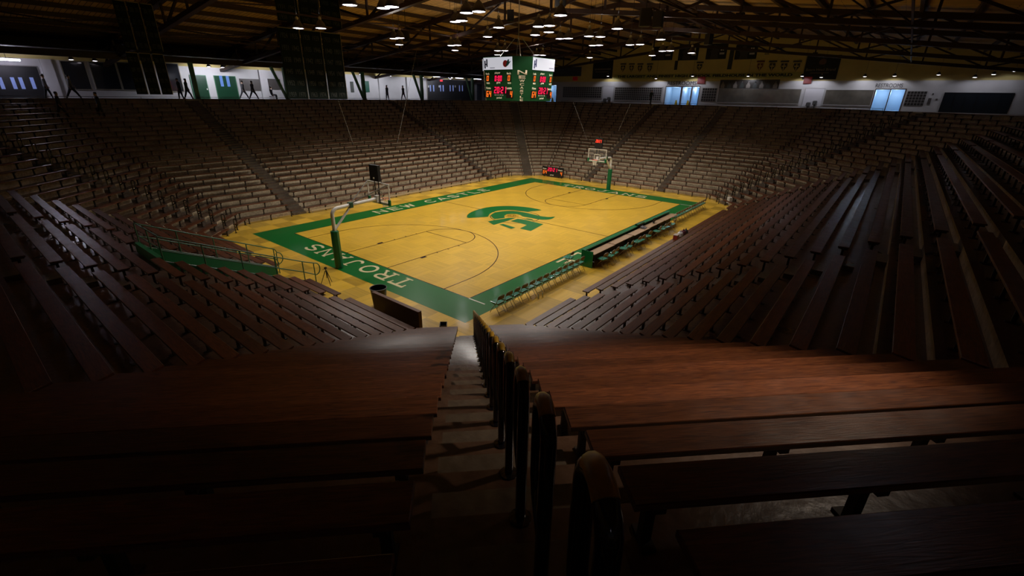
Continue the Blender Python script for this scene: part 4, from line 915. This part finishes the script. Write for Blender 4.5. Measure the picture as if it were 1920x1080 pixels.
# ------------------------------------------------------------------ folding chairs
def make_chair():
    e = empty('folding_chair', (0,0,0), 0, 'x', 'chair')       # faces +y
    for s in (-1, 1):
        m = MB(); m.tube([(s*.21,.24,.01),(s*.21,.16,.2),(s*.205,-.08,.46),(s*.20,-.17,.74),(s*.17,-.185,.80),(s*.09,-.195,.835),(0,-.20,.845)], .012, 8); m.build('front_leg', CHAIRM, e, True)
        m = MB(); m.tube([(s*.185,-.26,.01),(s*.18,.02,.40),(s*.18,.14,.44)], .011, 8); m.build('rear_leg', CHAIRM, e, True)
    m = MB(); m.tube([(-.21,.2,.11),(.21,.2,.11)], .008, 6); m.build('front_stretcher', CHAIRM, e, True)
    m = MB(); m.tube([(-.185,-.2,.11),(.185,-.2,.11)], .008, 6); m.build('rear_stretcher', CHAIRM, e, True)
    m = MB(); m.box((-.19,-.18,.43),(.19,.21,.455)); m.build('seat', CHAIRM, e, bevel=.012)
    m = MB(); m.box((-.215,-.17,.456),(.215,.25,.505)); m.build('seat_cushion', CUSH, e, bevel=.018)
    m = MB(); n = 8
    vs = []; fs = []
    for i in range(n+1):
        x = -.195+.39*i/n; b = -.035*math.cos(PI*(i/n-.5)); top = .80+.035*math.cos(PI*(i/n-.5))
        vs += [(x,-.155+b,.665),(x,-.18+b,top-.012),(x,-.17+b,.665),(x,-.195+b,top-.012)]
    for i in range(n):
        a = 4*i; fs += [(a,a+4,a+5,a+1),(a+2,a+3,a+7,a+6),(a+1,a+5,a+7,a+3),(a,a+2,a+6,a+4)]
    m.add(vs, fs+[(0,1,3,2),(4*n,4*n+2,4*n+3,4*n+1)]); m.build('backrest', CHAIRB, e, True)
    return e
ch0 = make_chair(); used = [False]
def put_chair(x, y, rz, lab, grp):
    c = ch0 if not used[0] else copy_tree(ch0); used[0] = True
    c.location = (x, y, 0); c.rotation_euler.z = rz; c['label'] = lab; c['group'] = grp
for i in range(13): put_chair(-.22+.53*i, -1.86, random.uniform(-.05,.05), f'folding chair with green cushion in the near sideline row, {ordinal(i+1)} from the foreground', 'near sideline chair row')
put_chair(6.45, -1.05, .1, 'folding chair standing forward on the green border by the table', 'near sideline chair row')
for i, x in enumerate((7.45,8.15,8.75,9.8,10.35,11.5,12.0,13.05,14.5,15.3,15.9,16.9)):
    put_chair(x, -2.52+random.uniform(-.04,.04), random.uniform(-.2,.2), f'folding chair behind the scorer tables, {ordinal(i+1)} from the foreground', 'chairs behind the scorer tables')
for i in range(13): put_chair(18.95+.52*i, -1.9, random.uniform(-.06,.06), f'folding chair in the far sideline row, {ordinal(i+1)} from the tables', 'far sideline chair row')
# tables and green panels
for i in range(5):
    x = 6.97+2.36*i; e = empty('folding_table', (x+1.17, -1.97+(0,.03,-.02,.02,0)[i], 0), 0, f'brown-topped narrow scorer table, {ordinal(i+1)} from the foreground', 'table', 'scorer tables along the sideline')
    m = MB(); m.box((-1.13,-.25,.71),(1.13,.25,.745)); m.build('tabletop', TTOP, e, bevel=.006)
    for s in (-1, 1):
        m = MB(); m.tube([(s*1.0,-.22,0),(s*1.0,-.2,.71)], .014, 6); m.tube([(s*1.0,.22,0),(s*1.0,.2,.71)], .014, 6); m.tube([(s*1.0,-.21,.3),(s*1.0,.21,.3)], .012, 6); m.build('leg', BLACKM, e)
    m = MB(); m.box((-1.12,.2,.05),(1.12,.22,.7)); m.build('modesty_skirt', BLACKP, e)
PNG = mat('press_panel_green', (.0,.15,.045), rough=.3)
for i, (x0, x1, h, lab) in enumerate(((6.92,9.3,.90,'nearest the foreground, with the green end cap'),(9.32,11.6,.90,'second from the foreground'),(11.62,13.3,.90,'third from the foreground'),(13.32,14.3,1.0,'short and taller than the rest, in the middle'),(14.32,16.5,.92,'second from the far end'),(16.52,18.7,.92,'at the far end'))):
    e = empty('barrier_panel', ((x0+x1)/2, -1.56, 0), 0, 'green padded sideline panel '+lab, 'panel', 'green panels before the scorer tables'); w_ = (x1-x0)/2
    m = MB(); m.box((-w_,-.045,.0),(w_,.075,h)); m.build('face', PNG if i != 3 else mat('panel_dark_green', (.0,.04,.015), rough=.35), e, bevel=.01)
    m = MB(); m.box((-w_,-.13,h-.06),(w_,-.046,h-.01)); m.build('back_ledge', PNG, e)
    if i == 0: m = MB(); m.box((-w_-.0,-.62,.0),(-w_+.02,-.05,h)); m.build('end_cap', PNG, e, bevel=.01)
# small kit on the tables
e = empty('scoring_console', (13.6,-1.95,.745), .1, 'small grey scoring console on the middle scorer table', 'console'); m = MB(); m.add([(-.2,-.15,0),(.2,-.15,0),(.2,.15,0),(-.2,.15,0),(-.2,-.15,.04),(.2,-.15,.04),(.2,.15,.12),(-.2,.15,.12)], [(3,2,1,0),(4,5,6,7),(0,1,5,4),(1,2,6,5),(2,3,7,6),(3,0,4,7)]); m.build('casing', mat('console_grey', (.12,.11,.12), rough=.4), e); m = MB(); m.box((-.12,-.05,.07),(.12,.05,.085)); m.build('keypad', BLACKP, e)
e = empty('monitor', (15.3,-1.9,.745), 0, 'small black monitor on the fourth scorer table', 'monitor'); m = MB(); m.box((-.2,-.02,.06),(.2,.02,.32)); m.build('screen', BLACKP, e, bevel=.008); m = MB(); m.box((-.09,-.07,0),(.09,.07,.012)); m.box((-.02,-.015,.0),(.02,.015,.08)); m.build('stand', BLACKP, e)

# ------------------------------------------------------------------ floor-side things
e = empty('trash_can', (-2.95, 2.35, 0), 0, 'round black trash can behind the brown bench end panel', 'trash can')
m = MB(); m.lathe([(.25,0),(.26,.02),(.335,.80),(.32,.80),(.25,.05)], (0,0,0), 22, cap1=True); m.build('barrel', mat('can_plastic_black', (.012,.012,.014), rough=.4), e, True)
m = MB(); m.tube([(.34*math.cos(2*PI*i/24), .34*math.sin(2*PI*i/24), .80) for i in range(24)], .018, 8, closed=True); m.build('rim', mat('can_rim_grey', (.10,.10,.11), rough=.35), e, True)
e = empty('partition_panel', (-3.42, .60, 0), 0, 'tall brown wooden partition standing at the floor edge by the trash can', 'partition')
m = MB(); m.box((-.06,-1.40,0),(.06,1.40,.84)); m.build('board', mat('partition_brown', (.060,.022,.012), rough=.45, noise=.2, nscale=3, stretch=(8,1,8)), e)
m = MB(); m.box((-.08,-1.42,.84),(.08,1.42,.885)); m.build('top_rail', mat('partition_cap', (.11,.04,.02), rough=.35), e, bevel=.006)
m = MB(); m.box((-.07,-1.43,0),(.07,-1.40,.84)); m.build('end_post', mat('partition_cap', (.11,.04,.02)), e)
e = empty('waste_bin', (-2.78, -1.35, 0), .75, 'small black square waste bin at the foot of the foreground aisle', 'waste bin')
m = MB()
for a_, b_ in (((-.17,-.13),(.17,-.115)),((-.17,.115),(.17,.13)),((-.17,-.115),(-.155,.115)),((.155,-.115),(.17,.115))): m.box((a_[0],a_[1],0),(b_[0],b_[1],.30))
m.box((-.155,-.115,0),(.155,.115,.02)); m.build('body', mat('bin_black', (.02,.02,.022), rough=.35), e)
m = MB(); m.tube([(-.17,-.13,.3),(.17,-.13,.3),(.17,.13,.3),(-.17,.13,.3)], .012, 6, closed=True); m.build('rim', mat('bin_rim_grey', (.16,.16,.18), rough=.3), e)
e = empty('tripod', (-3.12, 6.1, 0), .4, 'black camera tripod standing by the tunnel railing end', 'tripod')
for i in range(3):
    a_ = 2*PI*i/3; m = MB(); m.tube([(.03*math.cos(a_),.03*math.sin(a_),.66),(.16*math.cos(a_),.16*math.sin(a_),.34),(.30*math.cos(a_),.30*math.sin(a_),.0)], [.02,.017,.012], 8); m.build('leg', BLACKM, e, True)
m = MB(); m.tube([(0,0,.3),(0,0,.75)], .018, 8); m.build('centre_column', BLACKM, e)
m = MB(); m.box((-.05,-.04,.74),(.05,.04,.84)); m.build('head', BLACKM, e, bevel=.01)
m = MB(); m.tube([(0,.03,.78),(.05,.22,.66)], .009, 6); m.build('pan_handle', BLACKM, e)
# floor scoreboard beside the far baseline
fs_ = empty('floor_scoreboard', (29.35, 15.62, .1), 0, 'low black digital scoreboard in front of the first far bench', 'scoreboard')
m = MB(); m.box((0,-1.38,0),(.14,1.38,1.0)); m.build('cabinet', BLACKP, fs_, bevel=.01)
m = MB(); m.box((.02,-1.2,-.1),(.12,-1.1,0)); m.box((.02,1.1,-.1),(.12,1.2,0)); m.build('foot', BLACKM, fs_)
def fsd(s, a_, z_, wd, h, mt): m = MB(); digits(m, s, (0, a_, z_), (0,-1,0), (0,0,1), wd, h, 0, .012); m.build('digits', mt, fs_)
fsd('20:21', .68, .52, 1.28, .38, REDE); fsd('64', 1.3, .2, .55, .38, ORGE); fsd('4', -.98, .2, .28, .38, ORGE)
for s, a_, z_, wd in (('Home', 1.28, .68, .45), ('Guests', -.72, .68, .56), ('period', .3, .06, .45)): text_obj('lettering', s, (-.002, a_, z_), (0,-1,0), (0,0,1), wd, .13, LBL, fs_, .01, .004)
# cooler, bags and box left on the front bench
zb = SH+.001
e = empty('cooler', (13.75,-3.98,zb), .1, 'small red cooler sitting on the front right-hand bench', 'cooler'); m = MB(); m.box((-.2,-.13,0),(.2,.13,.24)); m.build('body', mat('cooler_red', (.30,.03,.02), rough=.4), e, bevel=.02); m = MB(); m.box((-.21,-.14,.24),(.21,.14,.29)); m.build('lid', mat('cooler_lid', (.45,.35,.3), rough=.4), e, bevel=.012)
def bag(name, x, y, s, mt, lab, rz=0):
    e = empty(name, (x,y,zb), rz, lab, 'bag'); m = MB(); m.lathe([(.10*s,0),(.19*s,.04*s),(.20*s,.15*s),(.15*s,.26*s),(.05*s,.30*s),(.07*s,.34*s),(.02*s,.36*s)], (0,0,0), 12); o = m.build('sack', mt, e, True)
    for v in o.data.vertices: v.co += Vector((random.uniform(-.02,.02), random.uniform(-.02,.02), 0))*s*(v.co.z > .01)
    m = MB(); m.tube([(-.06*s,0,.32*s),(-.04*s,0,.42*s),(.04*s,0,.42*s),(.06*s,0,.32*s)], .01, 6); m.build('handle', mt, e)
bag('plastic_bag', 14.4, -3.98, 1., mat('bag_white', (.55,.54,.56), rough=.4), 'crumpled white plastic bag on the front right-hand bench')
bag('duffel_bag', 14.95, -3.98, .95, mat('bag_maroon', (.10,.02,.03), rough=.6), 'dark maroon bag beside the white bag on the front bench')
bag('duffel_bag', 15.4, -3.98, .8, mat('bag_black', (.02,.015,.02), rough=.6), 'small black bag, last of the things on the front bench')
e = empty('storage_box', (28.4,-3.2,.0), .7, 'white box standing at the foot of the far right corner stand', 'box'); m = MB(); m.box((-.22,-.22,0),(.22,.22,.58)); m.build('body', mat('box_white', (.55,.53,.48), rough=.5), e, bevel=.01); m = MB(); m.box((-.23,-.23,.58),(.23,.23,.62)); m.build('lid', mat('box_lid_white', (.6,.58,.52), rough=.5), e, bevel=.006)
# water bottles under the near chairs
for i, (x, y) in enumerate(((2.0,-2.3),(2.25,-2.35))):
    e = empty('water_bottle', (x,y,0), 0, f'clear water bottle on the floor behind the sideline chairs, {["nearer the foreground","farther from the foreground"][i]}', 'bottle', 'bottles behind the chairs'); m = MB(); m.lathe([(.03,0),(.033,.02),(.033,.15),(.014,.19),(.014,.21)], (0,0,0), 10); m.build('body', mat('bottle_clear', (.6,.65,.65), rough=.1), e, True); m = MB(); m.lathe([(.016,.21),(.016,.235)], (0,0,0), 10); m.build('cap', WHITEM, e)
# white light board along the foot of the left stand
m = MB(); m.box((-9.0,-.02,.13),(9.0,.02,.25))
for i in range(13): m.box((-8.9+i*1.48,.02,.0),(-8.84+i*1.48,.05,.25))
o = m.build('kick_board', mat('kick_board_pale', (.40,.33,.21), rough=.5)); o.location = (12.4, 19.32, 0); tag(o, 'long pale board along the foot of the stand across the court', 'board')

# ------------------------------------------------------------------ hanging record banners, speakers, cables
BNR = mat('banner_cloth_black_green', (.003,.006,.005), rough=.8, spec=.1); BLT = mat('banner_faint_lettering', (.02,.024,.02), rough=.6); BTR = mat('banner_gold_edge', (.15,.13,.08), rough=.5)
def hanging_banner(x0, x1, y, z0, z1, rows, lab, grp, cols=4, word=('1965','STATE')):
    e = empty('record_banner', ((x0+x1)/2, y, z0), 0, lab, 'banner', grp); w2 = (x1-x0)/2; H = z1-z0
    m = MB(); m.box((-w2,-.015,0),(w2,.015,H)); m.build('cloth', BNR, e)
    m = MB(); m.tube([(-w2,0,H+.02),(w2,0,H+.02)], .03, 8); m.build('top_bar', mat('banner_bar', (.10,.08,.05), rough=.5), e)
    for q_ in (-w2*.8, w2*.8): m = MB(); m.tube([(q_,.04,H+.02),(q_,.04,RZ(y)+.22-z0)], .008, 5); m.build('hanger_wire', BLACKM, e)
    m = MB(); m.box((w2,-.02,0),(w2+.03,.02,H)); m.build('edge_strip', BTR, e)
    me = None
    for r in range(rows):
        s = '  '.join(str(1915+((r*7+c*11+int(x0*3)) % 100)) for c in range(2))
        o = text_obj('lettering', s, (-w2*.8,-.018,H*(1-(r+.8)/rows)), (1,0,0), (0,0,1), w2*1.6, H/rows*.42, BLT, e, 0, .003)
for j, (za, zb_, rows) in enumerate(((7.78,11.95,6),(12.3,14.0,3))):
    for i in range(3): hanging_banner(3.05+1.5*i, 4.45+1.5*i, 19.0+(.3 if j == 0 else 0), za, zb_, rows, f'large black championship banner, {["left","middle","right"][i]} column of the {["lower","upper"][j]} tier', 'large black record banners')
for i in range(3): hanging_banner(-4.45+.62*i, -3.93+.62*i, 22.0, 7.95, 10.1, 4, f'narrow dark banner at the far left, {["left","middle","right"][i]} strip of the lower tier', 'narrow dark banners')
for i in range(3): hanging_banner(-4.45+.62*i, -3.93+.62*i, 21.8, 10.25, 12.6, 4, f'narrow dark banner at the far left, {["left","middle","right"][i]} strip of the upper tier', 'narrow dark banners')
def speaker(u, v, z, s, rz, lab):
    p = hit(u, v, z=z); e = empty('loudspeaker', p, rz, lab, 'loudspeaker', 'black loudspeakers in the roof')
    m = MB(); m.add([(-.3*s,-.3*s,0),(.3*s,-.3*s,0),(.22*s,.3*s,0),(-.22*s,.3*s,0),(-.3*s,-.3*s,.9*s),(.3*s,-.3*s,.9*s),(.22*s,.3*s,.9*s),(-.22*s,.3*s,.9*s)], [(3,2,1,0),(4,5,6,7),(0,1,5,4),(1,2,6,5),(2,3,7,6),(3,0,4,7)]); m.build('cabinet', BLACKP, e, bevel=.02)
    m = MB(); m.lathe([(.2*s,0),(.2*s,.02),(.05*s,-.03)], (0,0,0), 16); o = m.build('cone', BLACKM, e); o.matrix_local = Matrix.Translation((0,-.3*s,.35*s)) @ Matrix.Rotation(PI/2, 4, 'X')
    m = MB(); m.tube([(0,0,.9*s),(0,0,max(RZ(p.y)-p.z, 1.0*s))], .025, 6); m.build('bracket', BLACKM, e)
speaker(1208, 50, 12.2, 1.05, .6, 'black loudspeaker, left of the pair right of centre in the roof')
speaker(1232, 52, 12.1, .95, .2, 'black loudspeaker, right of the pair right of centre in the roof')
speaker(1050, 14, 12.5, .9, .7, 'black loudspeaker directly above a pendant lamp near the top edge')
speaker(957, 40, 12.6, .7, .7, 'small black loudspeaker above the hanging scoreboard')
speaker(1327, 84, 12.0, .8, -.3, 'black loudspeaker by the truss left of the black posters')
speaker(762, 78, 12.0, .8, .7, 'black loudspeaker in the roof left of the scoreboard')
DUCT = mat('duct_cream', (.34,.29,.13), rough=.5)
for u, v, y, lab in ((1439,96,None,'short cream roof vent stub under the far truss'),(430,101,41.8,'short cream duct end high on the left wall'),(768,125,41.8,'short cream duct end over the white left wall')):
    p = hit(u, v, y=y) if y else hit(u, v, x=45.6); e = empty('duct_end', p, 0, lab, 'duct'); m = MB(); m.lathe([(.2,-.3),(.2,.1),(.17,.13)], (0,0,0), 16); m.build('stub', DUCT, e, True); m = MB(); m.lathe([(.23,-.32),(.23,-.27)], (0,0,0), 16); m.build('collar', DUCT, e)
CAB = mat('cable_pale', (.3,.28,.25), rough=.5)
def cable(u0, v0, u1, v1, d, top, lab):
    a_ = hit(u1, v1, y=d) if d > 0 else hit(u1, v1, x=-d); b_ = hit(u0, v0, y=d) if d > 0 else hit(u0, v0, x=-d)
    m = MB(); m.tube([Vector((0,0,0)), b_-a_], .012, 6); o = m.build('guy_cable', CAB); o.location = a_; tag(o, lab, 'cable', 'thin pale guy cables')
cable(783, 85, 745, 268, 22.5, 0, 'thin pale cable slanting down over the white concourse wall')
cable(628, 170, 662, 270, 22.5, 0, 'thin pale cable slanting down by the big black banners')
cable(1075, 192, 1100, 260, -33., 0, 'thin pale cable right of the hanging scoreboard')
cable(1182, 195, 1160, 245, -33., 0, 'thin pale cable over the far stand, rightmost of the cables')

# ------------------------------------------------------------------ people on the concourse
SK = mat('skin', (.35,.22,.16), rough=.5); HAIR = mat('hair_dark', (.02,.015,.012), rough=.6)
def person(P, rz, lab, stride=.25, shirt=(.02,.02,.025), trousers=(.02,.022,.03), sit=False, arm=.2, shoes=(.3,.3,.3)):
    me = bpy.data.meshes.new('body'); bm = bmesh.new(); lay = bm.verts.layers.skin.verify()
    def vert(x, y, z, r, r2=None): v = bm.verts.new((x, y, z)); v[lay].radius = ((r*1.25 if r > .03 else r), (r2*1.25 if r2 else (r*1.25 if r > .03 else r))); return v
    def chain(prev, pts):
        for p in pts:
            v = vert(*p); bm.edges.new((prev, v)); prev = v
        return prev
    hz = .5 if sit else .93
    pel = vert(0, 0, hz, .15, .11); pel[lay].use_root = True
    ch = chain(pel, [(0,-.01,hz+.18,.125,.10),(0,0,hz+.40,.165,.11),(0,.0,hz+.50,.13,.08)])
    chain(ch, [(0,.01,hz+.58,.055),(0,.03,hz+.66,.075),(0,.04,hz+.74,.088),(0,.03,hz+.79,.05)])
    for s in (-1, 1):
        f = s*stride
        if sit: chain(pel, [(s*.09,.08,hz,.085),(s*.1,.46,hz+.02,.06),(s*.1,.48,.1,.042),(s*.1,.5,.05,.038),(s*.1,.62,.035,.032)])
        else: chain(pel, [(s*.09,f*.1,hz-.12,.085),(s*.09,f*.55+.02,.49,.06),(s*.09,f*.8,.28,.052),(s*.09,f*1.0,.10,.036),(s*.09,f*1.0+.03,.045,.036),(s*.09,f*1.0+.17,.035,.03)])
        g = -f*arm*2.2
        hd = chain(ch, [(s*.17,0,hz+.47,.055),(s*.22,g*.4,hz+.25,.042),(s*.22,g+.06,hz+.03,.032),(s*.215,g+.10,hz-.04,.026),(s*.21,g+.11,hz-.08,.03)])
        for q in range(4): chain(hd, [(s*.205, g+.085+.02*q, hz-.12, .009),(s*.2, g+.09+.02*q, hz-.15, .008)])
        chain(hd, [(s*.185, g+.14, hz-.09, .010),(s*.18, g+.155, hz-.11, .008)])
    bm.to_mesh(me); bm.free(); ob = bpy.data.objects.new('body', me); C.objects.link(ob)
    sk = ob.modifiers.new('skin', 'SKIN'); sk.use_smooth_shade = True; ob.modifiers.new('sub', 'SUBSURF').levels = 1
    dg = bpy.context.evaluated_depsgraph_get(); dg.update(); m2 = bpy.data.meshes.new_from_object(ob.evaluated_get(dg)); bpy.data.objects.remove(ob)
    m2.materials.clear(); k = lab[:14]
    for mt in (SK, mat('shirt_'+str(shirt), shirt, rough=.8), mat('trousers_'+str(trousers), trousers, rough=.8), mat('shoes_'+str(shoes), shoes, rough=.6)): m2.materials.append(mt)
    for p in m2.polygons:
        c = p.center; z = c.z-hz
        if z > .555: p.material_index = 0
        elif abs(c.x) > .17 and z < .04 and z > -.3 and not (sit and False): p.material_index = 0
        elif z > -.02: p.material_index = 1
        elif c.z < .09: p.material_index = 3
        else: p.material_index = 2
    o = bpy.data.objects.new('person', m2); C.objects.link(o); o.location = P; o.rotation_euler.z = rz; tag(o, lab, 'person')
    m = MB(); m.lathe([(.001,.09),(.06,.085),(.09,.05),(.098,0),(.09,-.05),(.06,-.08)], (0,0,0), 14, cap0=False, cap1=False); h = m.build('hair', HAIR, o, True); h.location = (0,.015,hz+.765)
    return o
def stand(u, v, y=None, x=None, z=ZC):
    p = hit(u, v, y=y) if y is not None else hit(u, v, x=x); return (p.x, p.y, z)
G = (.10,.10,.11)
person(stand(95,190,y=38.6), -PI/2, 'person in a pale top walking by the black doors at far left', .2, shirt=(.16,.16,.18))
person((*side_pt('left', hit(107,190,y=Y1+RUN*22).x, RUN*22-.30)[:2], RISE*21), -PI/2, 'person in dark clothes and pale shoes on the top left rows', .3)
person(stand(142,192,y=37.8), -PI/2, 'person in a grey top striding before the left windows', .42, shirt=(.13,.13,.14))
person((*side_pt('left', hit(181,190,y=Y1+RUN*22.).x, RUN*22.-.30)[:2], RISE*21), PI/2, 'person with pale shoes on the top rows below the left windows', .15, shirt=(.02,.02,.03))
person(stand(341,187,y=38.2), PI/2, 'person in black beside the green post, left one of two', .15)
person(stand(355,187,y=38.2), -PI/2, 'person in a grey-green top at the green post, right one of two', .3, shirt=(.08,.10,.09))
person(stand(459,187,y=39.4), -PI/2, 'person walking left in a dark jacket, left one of the walking pair', .42)
person(stand(477,187,y=38.4), -PI/2, 'person in a black jacket, right one of the walking pair', .42)
person(stand(511,187,y=39.5), -PI/2, 'person in black sitting beside the big banners', .1, sit=True)
person(stand(727,187,y=38.6), PI/2, 'person in dark clothes by the white wall, left of two', .12)
person(stand(757,187,y=37.6), PI/2, 'person in dark clothes by the white wall, right of two', .3)
person(stand(1220,190,x=47.5), 2.6, 'person in dark clothes walking past the photo case', .22, shirt=(.04,.05,.04))
# stool under the seated person
p = stand(511,187,y=39.5); e = empty('stool', p, 0, 'small dark stool under the seated person', 'stool'); m = MB(); m.box((-.2,-.18,.34),(.2,.18,.38)); m.build('seat', BLACKP, e)
for sx in (-1,1):
    for sy in (-1,1): m = MB(); m.tube([(sx*.16,sy*.14,0),(sx*.14,sy*.12,.34)], .015, 6); m.build('leg', BLACKM, e)
